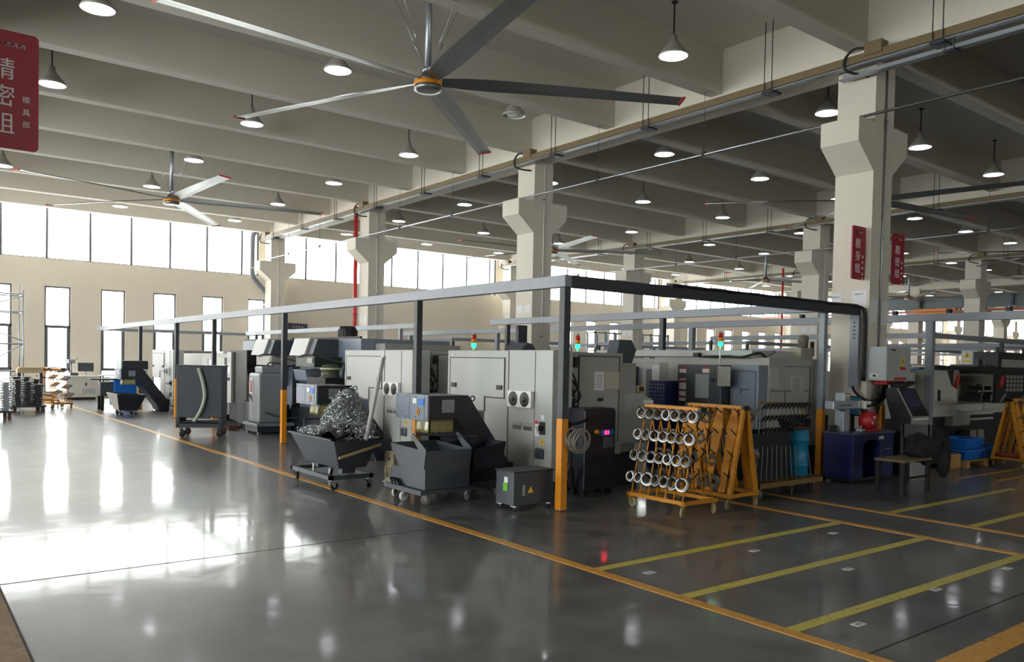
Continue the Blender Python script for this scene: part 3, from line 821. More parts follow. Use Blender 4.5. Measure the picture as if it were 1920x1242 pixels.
# chip conveyors
def make_conveyor(lab):
    t = thing('chip_conveyor', lab, 'conveyor', (5.0, 8.3, 0), 'chip conveyors at the lathe backs')
    g = MB(); g.prism([(4.92, .91), (4.92, 1.19), (5.48, 1.19), (6.10, .36), (6.18, .34), (6.18, .02), (5.92, .02), (5.86, .16), (5.32, .91)], 'Y', 7.95, 8.66, .006); g.build('conveyor_body', NAVY, t)
    g = MB(); g.box(4.895, 4.92, 7.93, 8.68, .895, 1.20, .004)
    for y in (7.97, 8.2, 8.42, 8.64):
        for z in (.93, 1.165): g.tube((4.895, y, z), (4.889, y, z), .011, 8)
    g.build('front_plate', STEELB, t, 'blue-grey front plate')
    for y in (8.0, 8.34): B('plate_seam', BLACK, t, 4.893, 4.897, y, y+.005, .9, 1.195)
    g = MB(); g.box(4.888, 4.895, 8.17, 8.26, 1.09, 1.15); g.build('white_sticker', PAPER, t)
    g = MB(); g.box(4.888, 4.895, 8.01, 8.13, 1.075, 1.15); g.build('blue_sticker', BLUEP, t)
    g = MB(); g.prism([(8.14, .94), (8.175, .99), (8.14, 1.045), (8.105, .99)], 'X', 4.886, 4.895); g.mi = 1; g.prism([(8.14, .965), (8.155, .99), (8.14, 1.015), (8.125, .99)], 'X', 4.884, 4.887)
    g.build('hazard_diamond', [ORANGE, BLACK], t)
    g = MB(); g.box(5.10, 5.27, 7.943, 7.95, .99, 1.14); g.mi = 1
    for k in range(6): g.box(5.115, 5.255, 7.941, 7.943, 1.005+.022*k, 1.01+.022*k)
    g.build('instruction_plate', [GALV, DARK], t)
    g = MB(); g.path([(5.55+.03*math.cos(a), 7.97, 1.15+.03*math.sin(a)) for a in [2*math.pi*i/14 for i in range(15)]], .008, 6); g.build('lifting_eye', RAILD, t)
    tmp = bmesh.new(); n = 10
    rows = []
    for j in range(5):
        z = .91 - .16*j/4
        rows.append([tmp.verts.new((4.96 + .012*math.sin(i*2.1) - .02*j/4*math.sin(i*.8), 8.0 + .30*i/n, z)) for i in range(n+1)])
    for a, b in zip(rows, rows[1:]):
        for i in range(n): tmp.faces.new((a[i], a[i+1], b[i+1], b[i]))
    rows = []
    for j in range(4):
        z = .91 - .155*j/3
        rows.append([tmp.verts.new((4.97 + .31*i/n, 7.985 + .01*math.sin(i*1.7), z)) for i in range(n+1)])
    for a, b in zip(rows, rows[1:]):
        for i in range(n): tmp.faces.new((a[i], a[i+1], b[i+1], b[i]))
    bmesh.ops.solidify(tmp, geom=tmp.faces[:], thickness=.003)
    g = MB(); g.merge(tmp, None, True); g.build('splash_curtain', CURT, t, 'yellowed plastic curtain')
    g = MB(); g.tube((5.9, 8.0, .3), (6.19, 8.0, .3), .03, 10); g.tube((5.9, 8.6, .3), (6.19, 8.6, .3), .03, 10)
    for y in (8.05, 8.55): g.box(5.95, 6.18, y-.02, y+.02, .0, .3)
    g.build('support_stand', RAILD, t)
    MB().box(5.5, 5.72, 7.94, 7.95, .45, .6).build('inspection_cover', DARK, t) if False else None
    return t
C1 = make_conveyor('navy chip conveyor with blue-grey front plate over the nearest hopper cart')
C2 = dup(C1, (.10, 3.3, 0), 'navy chip conveyor behind the cart heaped with metal chips')
C3 = dup(C1, (.10, 16.2, 0), 'navy chip conveyor above the far small cart')

# casters used on all carts: fork + wheel
def caster(parent, x, y, r=.05, top=.14, ang=0, wm=None, fm=None):
    w = .026; g = MB(); ca, sa = math.cos(ang), math.sin(ang)
    M_ = Matrix.Translation((x, y, 0)) @ Matrix.Rotation(ang, 4, 'Z')
    t_ = MB(); t_.box(-.035, .035, -.035, .035, top-.008, top); t_.tube((0, 0, top-.03), (0, 0, top), .02, 10)
    for s_ in (-1, 1): t_.prism([(-.03, top-.02), (.03, top-.02), (.045, r), (.02, r-.015), (.01, r)], 'Y', s_*(w/2+.008)-.003, s_*(w/2+.008)+.003)
    t_.bm.transform(M_); o = t_.build('caster', fm or GALV, parent)
    g = MB(); g.spin([(0, -w/2), (r*.55, -w/2), (r*.9, -w/2), (r, -w/2*.6), (r, w/2*.6), (r*.9, w/2), (r*.55, w/2), (0, w/2)], (0, 0, 0), 18, M_ @ Matrix.Translation((.03, 0, r)) @ Matrix.Rotation(R(90), 4, 'X'))
    g.build('wheel', wm or RUBBER, o)

# hopper cart under the nearest conveyor
t = thing('hopper_cart', 'slate hopper cart under the nearest conveyor, empty', 'cart', (4.95, 7.9, 0))
g = MB(); g.hopper([(4.63, 7.53, .17), (5.22, 7.53, .17), (5.22, 7.93, .17), (4.63, 7.93, .17)], [(4.63, 7.53, .60), (5.22, 7.53, .60), (5.24, 8.28, .63), (4.61, 8.28, .63)]); g.build('hopper', DARK, t)
for x in (4.62, 5.22): MB().prism([(7.53, .40), (7.50, .62), (7.78, .78), (7.82, .75), (7.60, .56)], 'X', x-.006, x+.006).build('corner_gusset', DARK, t)
g = MB(); g.tube((4.66, 7.8, .77), (5.5, 7.8, .70), .014, 8); g.build('push_handle', RAILD, t)
g = MB(); g.box(4.58, 5.30, 7.51, 8.30, .13, .165); g.box(4.56, 4.60, 7.5, 8.32, .12, .17); g.build('chassis', DARK, t)
g = MB()
for k in range(3): g.prism([(8.05+.07*k, .165), (8.10+.07*k, .165), (8.13+.07*k, .23)], 'X', 4.6, 4.75)
g.build('tie_brackets', NAVY, t)
B('rear_tank', DARK, t, 4.66, 5.2, 8.0, 8.34, .165, .36, bev=.006)
for k, (x, y) in enumerate(((4.64, 7.58), (4.64, 8.24), (5.24, 7.58), (5.24, 8.24), (4.64, 7.95))): caster(t, x, y, .055, .13, R(-20+50*k), WHITE if k in (1, 4) else mat('grey_wheel', '#6e6a64', .6))
# second outrigger frame with a bigger wheel, right of it
t = thing('hopper_cart', 'dark folded-plate chip trolley just right of the nearest hopper cart', 'cart', (5.6, 7.9, 0))
g = MB(); g.hopper([(5.33, 7.62, .2), (5.72, 7.62, .2), (5.72, 8.2, .2), (5.33, 8.2, .2)], [(5.30, 7.56, .58), (5.76, 7.56, .66), (5.76, 8.26, .66), (5.30, 8.26, .58)]); g.build('hopper', NAVY, t)
g = MB(); g.box(5.30, 5.76, 7.58, 8.24, .14, .2); g.build('chassis', RAILD, t)
for x, y, r_ in ((5.36, 7.62, .05), (5.70, 7.66, .06), (5.36, 8.2, .05), (5.70, 8.2, .05)): caster(t, x, y, r_, .14, .3, mat('grey_wheel', '#6e6a64', .6))
# transformer
t = thing('transformer_box', 'low dark transformer box with yellow triangle at the foot of the front lathe', 'box', (5.5, 6.95, 0))
B('housing', DARK, t, 5.25, 5.80, 6.74, 7.06, .06, .42, bev=.008)
B('top_cover', NAVY, t, 5.24, 5.81, 6.73, 7.07, .415, .43)
g = MB(); g.box(5.245, 5.25, 6.845, 6.905, .30, .36); g.mi = 1; g.box(5.243, 5.246, 6.84, 6.92, .21, .30); g.build('green_label', [PAPER, mat('label_green', '#5fae2e', .5)], t, 'green and white label')
g = MB(); g.prism([(5.44, .19), (5.52, .19), (5.48, .26)], 'Y', 6.735, 6.74); g.mi = 1; g.box(5.37, 5.40, 6.735, 6.74, .16, .28); g.build('hazard_triangle', [YEL, GREY2], t)
for x in (5.29, 5.76):
    for y in (6.77, 7.02): caster(t, x, y, .024, .06, .5)
# cart heaped with swarf
t = thing('hopper_cart', 'slate tipping cart heaped with curly metal chips', 'cart', (4.5, 9.5, 0))
g = MB(); g.hopper([(4.30, 8.98, .26), (4.66, 8.98, .26), (4.66, 9.98, .26), (4.30, 9.98, .26)], [(4.17, 8.86, .62), (4.78, 8.86, .62), (4.78, 10.18, .62), (4.17, 10.18, .62)]); g.build('hopper', DARK, t)
g = MB(); g.box(4.14, 4.19, 8.83, 10.2, .615, .63); g.box(4.76, 4.81, 8.83, 10.2, .615, .63); g.box(4.14, 4.81, 8.83, 8.88, .615, .63); g.build('rim', NAVY, t)
g = MB(); g.path([(4.35, 10.15, .62), (4.38, 10.22, .78), (4.7, 10.22, .78), (4.72, 10.15, .62)], .014, 8); g.build('push_handle', RAILD, t)
g = MB(); g.box(4.17, 4.22, 8.95, 10.15, .13, .18); g.box(4.70, 4.75, 8.95, 10.15, .13, .18)
for y in (8.95, 10.1): g.box(4.17, 4.75, y, y+.05, .13, .18)
g.box(4.40, 4.58, 9.1, 9.2, .18, .27); g.box(4.40, 4.58, 9.8, 9.9, .18, .27); g.build('chassis', DARK, t)
MB().tube((4.2, 9.5, .18), (4.2, 9.5, .28), .012, 8).build('locking_pin', WHITE, t)
for k, (x, y) in enumerate(((4.22, 9.0), (4.70, 9.0), (4.22, 10.05), (4.70, 10.05))): caster(t, x, y, .05, .13, R(30*k))
# the swarf heap: nobody could count these curls
def heap(x, y):
    return (math.exp(-((y-9.14)/.25)**2)*.52 + .09)*max(.12, 1-((x-4.48)/.40)**2)
bmh = MB(); random.seed(21)
for k in range(2600):
    u, v = random.random(), random.random()
    y = 8.92 + 1.18*u; x = 4.23 + .50*v
    if k % 2: y = random.gauss(9.14, .17); x = min(4.72, max(4.24, random.gauss(4.48, .12)))
    h = heap(x, y)
    z = .60 + h*(1 - .45*random.random()**1.5)
    r_ = random.uniform(.010, .032); n = random.randint(7, 13); a0 = random.uniform(0, 6.28)
    ax = Vector((random.gauss(0, 1), random.gauss(0, 1), random.gauss(0, .7))).normalized(); e1 = ax.orthogonal().normalized(); e2 = ax.cross(e1)
    pts = [Vector((x, y, z)) + ax*(.007*i - .035) + (e1*math.cos(a0+i*.9) + e2*math.sin(a0+i*.9))*r_ for i in range(n)]
    bmh.path(pts, .0024, 3, cap=False, smooth=False)
o = bmh.build('swarf', mat('metal_chips', '#b0b3b8', .3, .92, var=.35, scale=60)); tag(o, 'tangled heap of curly metal chips in the slate cart', 'metal chips', kind='stuff')
tmp = MB(); pts = []
core = bmesh.new(); rows = []
for i in range(13):
    y = 8.93 + 1.18*i/12; row = []
    for j in range(7):
        x = 4.24 + .48*j/6; h = heap(x, y)
        row.append(core.verts.new((x, y, .53 + h*.45 + random.uniform(-.01, .01))))
    rows.append(row)
for a, b in zip(rows, rows[1:]):
    for j in range(6): core.faces.new((a[j], a[j+1], b[j+1], b[j]))
bmesh.ops.recalc_face_normals(core, faces=core.faces[:])
tmp.merge(core, None, True); oc = tmp.build('swarf_core', mat('packed_chips', '#2e3033', .6, .5, var=.5, scale=90, bump=.8)); oc.parent = o; oc['kind'] = 'stuff'
t = thing('steel_pole', 'long pale pole leaning out of the chip heap', 'pole', (4.5, 8.9, .65))
MB().tube((4.52, 8.72, .63), (4.92, 9.05, 1.62), .027, 14).build('pole_tube', mat('pole_paint', '#b9bcb8', .45), t); MB().tube((4.915, 9.046, 1.61), (4.925, 9.054, 1.635), .031, 14).build('end_cap', WHITE, t)
t = thing('wood_slat', 'pale wooden slat leaning across the end of the chip cart', 'slat', (4.5, 8.8, .4))
g = MB(); g.rbox((4.50, 8.82, .48), (.62, .015, .03), (0, R(-12), R(8))); g.build('slat', mat('bleached_wood', '#c2a878', .7, var=.15), t)
t = thing('coolant_cooler', 'small beige louvred cabinet on casters between the carts', 'cabinet', (5.1, 9, 0))
g = MB(); g.box(4.98, 5.24, 8.86, 9.09, .05, .43, .008); g.build('body', CREAMB, t)
g = MB(); g.box(4.974, 4.98, 8.94, 9.01, .33, .37); g.build('meter', DARK, t)
g = MB()
for k in range(3): g.box(4.974, 4.98, 8.91+.05*k, 8.925+.05*k, .12, .24)
g.build('vent', mat('louvre_shadow', '#6b6450', .6), t)
for x in (5.0, 5.22):
    for y in (8.88, 9.07): caster(t, x, y, .02, .05, .2)

# tall slate bin on casters, with a hose
t = thing('tall_bin', 'tall slate steel bin on casters with a curved hose leaning on it', 'bin', (4.85, 16.6, 0))
def rot(mb, a, c):
    mb.bm.transform(Matrix.Translation(c) @ Matrix.Rotation(a, 4, 'Z') @ Matrix.Translation(-Vector(c))); return mb
cc = (4.35, 16.25, 0); an = R(-26)
rot(MB().box(4.35, 5.19, 16.25, 16.95, .40, 1.40, .01), an, cc).build('bin_body', DARK, t)
rot(MB().box(4.33, 5.21, 16.23, 16.97, 1.39, 1.415), an, cc).build('rim', NAVY, t)
g = MB(); g.box(4.35, 5.19, 16.25, 16.31, .20, .28); g.box(4.35, 5.19, 16.89, 16.95, .20, .28); g.box(4.35, 4.41, 16.25, 16.95, .20, .40); g.box(5.13, 5.19, 16.25, 16.95, .20, .40); g.box(4.35, 5.19, 16.3, 16.9, .3, .32)
rot(g, an, cc).build('chassis', RAILD, t)
for x, y in ((4.43, 16.33), (5.11, 16.33), (4.43, 16.87), (5.11, 16.87)):
    p = Vector(cc) + Matrix.Rotation(an, 3, 'Z') @ (Vector((x, y, 0)) - Vector(cc))
    caster(t, p.x, p.y, .075, .20, .4, mat('brown_wheel', '#6a5240', .6))
t = thing('flexible_hose', 'pale curved hose leaning on the tall slate bin', 'hose', (4.8, 16.1, .35))
g = MB(); g.curve([(4.76, 16.20, 1.36), (4.84, 16.20, 1.1), (4.88, 16.2, .82), (4.82, 16.2, .56), (4.69, 16.19, .32)], .035, 12, 8)
rot(g, an, cc).build('hose', mat('pale_hose', '#9aa595', .45), t)
# grey pedestal unit on a pallet
t = thing('coolant_tower', 'grey rounded pedestal cabinet with red label beside the tall bin', 'cabinet', (6.3, 16.6, 0))
B('body', mat('satin_grey', '#8b9196', .3), t, 6.02, 6.60, 16.36, 17.0, .22, 1.26, bev=.05)
B('neck', mat('satin_grey', '#8b9196', .3), t, 6.12, 6.55, 16.5, 16.9, 1.26, 1.40, bev=.02)
B('base_tray', STEELB, t, 5.94, 6.75, 16.25, 17.1, .16, .22, bev=.01)
B('plinth', RAILD, t, 5.97, 6.7, 16.3, 17.05, .04, .16)
g = MB(); g.box(6.012, 6.02, 16.7, 16.92, .82, 1.15); g.mi = 1; g.box(6.008, 6.013, 16.76, 16.86, .86, 1.1); g.build('red_label', [PAPER, RED], t, 'white label with red print')
g = MB(); g.curve([(6.3, 16.7, 1.40), (6.35, 16.65, 1.48), (6.5, 16.5, 1.47), (6.7, 16.4, 1.42), (6.9, 16.3, 1.5)], .016, 8); g.curve([(6.0, 16.9, .8), (6.1, 16.5, .5), (6.4, 16.0, .35), (6.9, 15.6, .4)], .014, 8); g.build('cable_run', CABLE, t)
for x in (6.02, 6.62):
    for y in (16.35, 16.98): B('foot', GALV, t, x-.03, x+.03, y-.03, y+.03, 0, .04)
# dark hydraulic stack left of it
t = thing('hydraulic_unit', 'dark hydraulic unit with pale side panel behind the tall bin', 'machine', (6.6, 18.0, 0))
B('side_panel', GREY, t, 6.33, 6.40, 19.05, 19.35, .5, 1.7, bev=.005)
B('housing', BLACK, t, 6.40, 6.72, 18.2, 19.35, .1, 1.75, bev=.01)
B('tank', NAVY, t, 6.2, 6.72, 17.4, 18.2, .1, .6, bev=.01)
B('rating_plate', PAPER, t, 6.324, 6.33, 19.12, 19.27, 1.2, 1.42); B('knob', BLACK, t, 6.30, 6.33, 19.15, 19.25, 1.02, 1.1, bev=.01)
g = MB()
for k in range(6): g.curve([(6.5, 18.2, .6+.15*k), (6.3, 17.9, .7+.14*k), (6.3, 17.6, .5+.05*k)], .016, 6)
g.build('hoses', CABLE, t)
g = MB(); random.seed(4)
for k in range(60):
    x, y = random.uniform(5.75, 6.6), random.uniform(17.3, 18.2); s_ = random.uniform(.02, .06)
    g.rbox((x, y, s_*.4), (s_*2, s_*1.4, s_*.6), (random.random(), random.random(), random.random()*3))
o = g.build('oily_debris', DIRT); tag(o, 'oily rags and rusty scraps on the floor behind the tall bin', 'debris', kind='stuff')

# blue-grey machining centres
def make_vmc(lab, y0, y1, h, drum):
    # y0..y1 enclosure; h shifts the spindle hood along the aisle
    t = thing('machining_centre', lab, 'machine tool', (7, (y0+y1)/2, 0), 'blue-grey machining centres')
    g = MB(); g.prism([(y0, .55), (y0, 1.99), (y1, 1.99), (y1, .55), (y1-.5, .2), (y0+.45, .2)], 'X', 7.0, 9.0, .01); g.build('enclosure', STEELB, t)
    B('machine_bed', NAVY, t, 6.75, 8.9, y0+.15, y1-.15, 0, .55)
    g = MB(); g.prism([(6.40, 1.64), (6.52, 1.99), (7.02, 2.01), (7.02, 1.64)], 'Y', 15.0+h, 15.75+h, .008); g.build('spindle_hood', GREY, t, 'pale grey hood')
    g = MB(); g.prism([(6.45, 1.64), (6.56, 1.97), (7.02, 1.98), (7.02, 1.64)], 'Y', 14.72+h, 14.98+h, .006); g.build('hood_side', DARK, t)
    B('gear_housing', DGREEN if drum else GREY2, t, 6.42, 7.0, 14.55+h, 15.45+h, 1.42, 1.63, bev=.01)
    B('gear_plate', GREY2, t, 6.40, 6.42, 14.6+h, 14.85+h, 1.5, 1.6)
    if drum:
        g = MB(); g.spin([(0, -.02), (.2, -.02), (.2, .0), (.17, .01), (.17, .12), (.19, .13), (.19, .17), (.17, .18), (.15, .22), (0, .24)], (6.66, 14.35, 1.25), 24); g.build('filter_drum', OLIVE, t, 'olive drum with pale band')
        g = MB(); g.spin([(.172, .13), (.196, .135), (.196, .165), (.172, .17)], (6.66, 14.35, 1.25), 24); g.build('drum_band', mat('cream_band', '#c5c3a2', .5), t)
        B('drum_base', BLACK, t, 6.42, 6.95, 14.05, 14.9, 1.08, 1.23, bev=.01); B('drum_shelf', GALV, t, 6.36, 6.96, 14.0, 15.0, 1.06, 1.08)
    g = MB(); g.prism([(7.02, 1.40), (6.45, 1.36), (6.5, 1.15), (6.75, 1.02), (7.02, .96)], 'Y', 15.05+h, 15.65+h, .01); g.build('lower_bulge', STEELB, t)
    B('seam', BLACK, t, 6.994, 7.0, y0+1.14, y0+1.155, .6, 1.97); B('roof_rail', BLACK, t, 7.0, 7.05, y0+.05, y1-.05, 1.99, 2.03)
    g = MB(); g.spin([(0, 0), (.18, 0), (.19, .05), (.19, .2), (.16, .27), (0, .28)], (7.5, y0+1.59, 2.0), 20)
    for k in range(20):
        a = 2*math.pi*k/20; g.box(7.5+.19*math.cos(a)-.008, 7.5+.19*math.cos(a)+.008, y0+1.59+.19*math.sin(a)-.008, y0+1.59+.19*math.sin(a)+.008, 2.04, 2.2)
    if drum: g.build('top_motor', BLACK, t, 'black finned motor')
    g = MB(); g.curve([(6.5, 15.6+h, 1.64), (6.38, 15.2+h, 1.62), (6.4, 14.7+h, 1.66), (6.9, 14.2+h, 1.5)], .016, 6); g.curve([(6.9, 14.2+h, 1.5), (6.75, 14.1+h, .9), (6.9, 14.2+h, .4)], .016, 6); g.build('cable_run', CABLE, t)
    B('rear_cabinet', GREY2, t, 7.3, 9.0, y0-.38, y0-.01, .3, 1.9, bev=.01)
    return t
V1 = make_vmc('blue-grey machining centre with olive drum, right behind the chip cart conveyor', 13.76, 16.6, 0, True)
V2 = make_vmc('blue-grey machining centre behind the grey pedestal cabinet', 17.02, 20.2, 2.2, False)
# far cart, far conveyor neighbours
t = thing('hopper_cart', 'small slate chip cart on thin legs, far end of the aisle', 'cart', (4.85, 22.8, 0))
g = MB(); g.hopper([(4.66, 22.62, .14), (5.1, 22.62, .14), (5.1, 23.2, .14), (4.66, 23.2, .14)], [(4.60, 22.5, .56), (5.28, 22.5, .54), (5.28, 23.4, .54), (4.52, 23.4, .58)]); g.build('hopper', NAVY, t)
g = MB(); g.hopper([(4.64, 22.6, .145), (4.65, 22.6, .145), (4.65, 23.2, .145), (4.64, 23.2, .145)], [(4.57, 22.5, .56), (4.58, 22.5, .56), (4.50, 23.4, .58), (4.49, 23.4, .58)], .004); g.build('end_plate', GREY2, t, 'grey plate painted as the lit end')  # added thin plate, lighter than the hopper, paints its lit end
for x, y in ((4.7, 22.7), (5.05, 22.66), (4.7, 23.15), (5.05, 23.15)): caster(t, x, y, .05, .14, .5)
t = thing('blue_bin', 'bright blue panel bin behind the far chip conveyor', 'bin', (5.3, 25.2, 0))
B('body', BLUEP, t, 5.0, 5.6, 25.0, 25.6, .12, .86, bev=.02); B('lid', NAVY, t, 4.4, 5.3, 25.0, 25.5, .86, .9, bev=.01); B('side_tank', DARK, t, 4.66, 5.0, 25.05, 25.45, .4, .80, bev=.01)
for x in (4.72, 5.5):
    for y in (25.08, 25.5): B('foot', RUBBER, t, x-.04, x+.04, y-.03, y+.03, 0, .41 if x < 5 else .13)
t = thing('mist_collector', 'dark box riding on top of the far chip conveyor', 'box', (5.3, 24.5, 1.2))
B('body', NAVY, t, 5.05, 5.72, 24.2, 24.8, 1.19, 1.42, bev=.01); B('end_plate', mat('mint_plate', '#8fa8a0', .4), t, 5.02, 5.05, 24.2, 24.8, 1.2, 1.43)

# ================================================================== INNER MACHINES FACING THE OPERATORS
t = thing('cnc_lathe', 'grey lathe with dark sliding door and small window behind the ring racks', 'machine tool', (9.6, 7.5, 0))
g = MB(); g.box(9.75, 11.18, 6.75, 8.9, .45, 1.735, .01); g.build('enclosure', GREY2, t)
g = MB(); g.box(9.53, 9.76, 6.76, 7.22, .45, 1.625, .008); g.build('end_door', STEELB, t, 'blue-grey end door')
g = MB()
for a in ((9.526, 6.80, 6.806, .6, 1.54), (9.526, 7.18, 7.186, .6, 1.54)): g.box(a[0], 9.53, a[1], a[2], a[3], a[4])
g.box(9.526, 9.53, 6.8, 7.186, 1.535, 1.541); g.box(9.522, 9.53, 6.9, 7.05, 1.28, 1.288); g.box(9.522, 9.53, 7.04, 7.05, 1.22, 1.288); g.build('door_seam', BLACK, t)
g = MB(); g.box(9.60, 9.76, 7.22, 8.27, .45, 1.62, .008); g.build('sliding_door', DARK, t, 'dark sliding door')
g = MB(); g.box(9.592, 9.6, 7.66, 7.92, 1.12, 1.48, .004); g.build('door_window', CLEAR, t, 'hazy door window')
g = MB(); g.tube((9.57, 7.62, 1.02), (9.57, 7.62, 1.30), .014, 8); g.build('door_handle', STEEL, t)
g = MB(); g.box(9.38, 9.6, 7.28, 7.50, .8, 1.62, .01); g.build('control_panel', DARK, t)
g = MB(); g.box(9.372, 9.38, 7.40, 7.48, 1.50, 1.58); g.build('panel_label', OLIVE, t); B('panel_button', BLACK, t, 9.372, 9.38, 7.40, 7.45, 1.37, 1.42)
g = MB(); g.box(9.3, 9.31, 7.06, 7.28, 1.32, 1.60); g.build('hanging_sheet', mat('grey_sheet', '#8c8c86', .6), t, 'pale sheet hung by the panel')
for z0, z1 in ((1.49, 1.57), (1.38, 1.42), (1.24, 1.36), (1.14, 1.23), (1.06, 1.13), (1.50, 1.58)):
    y = 8.10 if z1 != 1.58 else 7.66
    g = MB(); g.box(9.594, 9.6, y, y+.13, z0, z1); g.mi = 1
    g.box(9.592, 9.595, y, y+.13, z1-.022, z1); g.build('warning_label', [PAPER, RED], t, 'white label with red band')
g = MB(); g.box(9.7, 11.0, 7.0, 10.2, 1.735, 1.84, .01); g.build('roof_cover', GREY, t, 'lighter grey top cover')
g = MB(); g.box(9.62, 9.72, 7.9, 8.0, 1.735, 1.80); g.build('limit_switch', BLACK, t)
g = MB(); g.box(9.8, 10.75, 6.742, 6.75, 1.26, 1.27); g.box(10.15, 10.156, 6.742, 6.75, .8, 1.26); g.box(10.77, 10.776, 6.742, 6.75, .8, 1.62); g.box(10.15, 10.776, 6.742, 6.75, 1.615, 1.622); g.build('panel_seam', BLACK, t)
g = MB(); g.box(10.3, 10.60, 6.735, 6.75, 1.26, 1.48); g.mi = 1
for k in range(7): g.box(10.33, 10.49, 6.733, 6.735, 1.29+.025*k, 1.295+.025*k)
g.build('notice', [mat('grey_paper', '#aaa6a2', .8), DARK], t); B('notice', mat('grey_paper', '#aaa6a2', .8), t, 9.78, 9.98, 6.738, 6.75, 1.31, 1.60)
g = MB(); g.box(9.8, 11.1, 6.8, 8.8, 0, .45); g.build('machine_bed', NAVY, t)
g = MB(); g.curve([(9.6, 7.8, 1.74), (9.65, 7.4, 1.75), (9.62, 7.1, 1.74), (9.8, 6.95, 1.8), (9.9, 6.9, 1.73)], .018, 6); g.curve([(9.9, 6.9, 1.75), (10.2, 6.95, 1.83), (10.6, 7.3, 1.86)], .006, 5); g.build('cable_run', CABLE, t)
stack_light(t, 9.5, 7.40, 1.62, 1.90)
t = thing('coolant_pump', 'weathered grey pump and motor on top of the inner grey lathe', 'pump', (10.85, 6.95, 1.735))
B('pump_block', mat('weathered_grey', '#9b998a', .6, var=.25), t, 10.68, 11.0, 6.85, 7.1, 1.735, 1.90, bev=.01)
g = MB(); g.spin([(0, 0), (.075, 0), (.08, .12), (.085, .13), (.085, .17), (.04, .2), (0, .2)], (10.93, 6.98, 1.90), 16); g.build('motor', mat('motor_grey', '#706c62', .5, var=.3), t)
MB().tube((11.05, 6.9, 1.78), (11.05, 6.9, 2.0), .03, 10).build('valve', BLACK, t)
t = thing('tool_cabinet', 'blue perforated tool cabinet with pale sheets above it', 'cabinet', (9.6, 8.7, 0))
B('cabinet_body', NAVY2, t, 9.35, 9.72, 8.29, 8.64, 0, 1.36, bev=.008)
g = MB()
for i in range(6):
    for j in range(5): g.tube((9.35, 8.33+.055*i, 1.08+.055*j), (9.345, 8.33+.055*i, 1.08+.055*j), .011, 8)
g.build('peg_holes', GALV, t)
B('back_sheet', PAPER, t, 9.40, 9.42, 8.36, 8.62, 1.36, 1.60); B('hung_sheet', mat('grey_sheet', '#8c8c86', .6), t, 9.37, 9.38, 8.28, 8.44, 1.34, 1.64)
t = thing('parts_box', 'small pale parts box standing on the nose of the front lathe', 'box', (8.3, 7.7, 1.2))
B('box_body', CREAMB, t, 8.03, 8.18, 7.62, 7.8, 1.225, 1.31, bev=.004); B('box_front', DIRT, t, 8.06, 8.15, 7.61, 7.62, 1.235, 1.30)
# machines further inside (partly visible above the front row)
def back_machine(lab, x0, x1, y0, y1, h, mt, beacon=False, extra=None):
    t = thing('machine_tool', lab, 'machine tool', ((x0+x1)/2, (y0+y1)/2, 0))
    B('enclosure', mt, t, x0, x1, y0, y1, .3, h, bev=.015)
    B('machine_bed', NAVY, t, x0+.05, x1-.05, y0+.05, y1-.05, 0, .3)
    B('door', DARK, t, x0-.02, x0, y0+.3, y0+(y1-y0)*.6, .6, h-.25, bev=.005)
    B('door_window', CLEAR, t, x0-.03, x0-.02, y0+.6, y0+(y1-y0)*.45, h-.9, h-.45)
    B('end_panel', GREY, t, x0+.2, x1-.3, y0-.012, y0, .7, h-.2, bev=.004)
    B('control_panel', DARK, t, x0-.1, x0, y0+(y1-y0)*.7, y0+(y1-y0)*.85, .9, h-.2, bev=.01)
    if beacon: stack_light(t, x0+.3, y0+.4, h, h+.25)
    return t
back_machine('grey machine behind the inner lathe, roof just showing', 9.7, 11.2, 10.9, 13.4, 1.74, GREY2)
back_machine('grey machine facing the blue machining centres', 9.9, 11.3, 15.6, 18.0, 1.75, GREY2)
back_machine('dark-roofed machine beyond the middle column', 14.6, 16.6, 12, 14.6, 1.75, GREY)
back_machine('pale machine left of the second column line', 20.0, 22.2, 17.2, 20, 1.8, GREY)
back_machine('grey machine below the far frame', 26.0, 28.4, 20, 23, 1.9, GREY)
back_machine('pale machine below the crane runway', 38, 41, 18.5, 22, 1.9, WHITE)
back_machine('dark machine at the far right behind the flat-bed lathe', 23.9, 26.5, 9.3, 9.95, 2.15, NAVY)
back_machine('slate machine at the far right with a stepped top', 22.4, 23.4, 9.2, 9.9, 1.78, DARK)
t = thing('storage_rack', 'grey slatted storage rack standing against the far windows', 'rack', (31, 31, 0))
g = MB()
for k in range(9):
    for y in (30.6, 31.2): g.box(29.0+.7*k-.05, 29.0+.7*k+.05, y-.04, y+.04, 0, 3.3)
g.build('uprights', RAIL, t)
for k in range(4): B('shelf', GREY2, t, 28.95, 34.65, 30.56, 31.25, .4+.93*k, .48+.93*k)

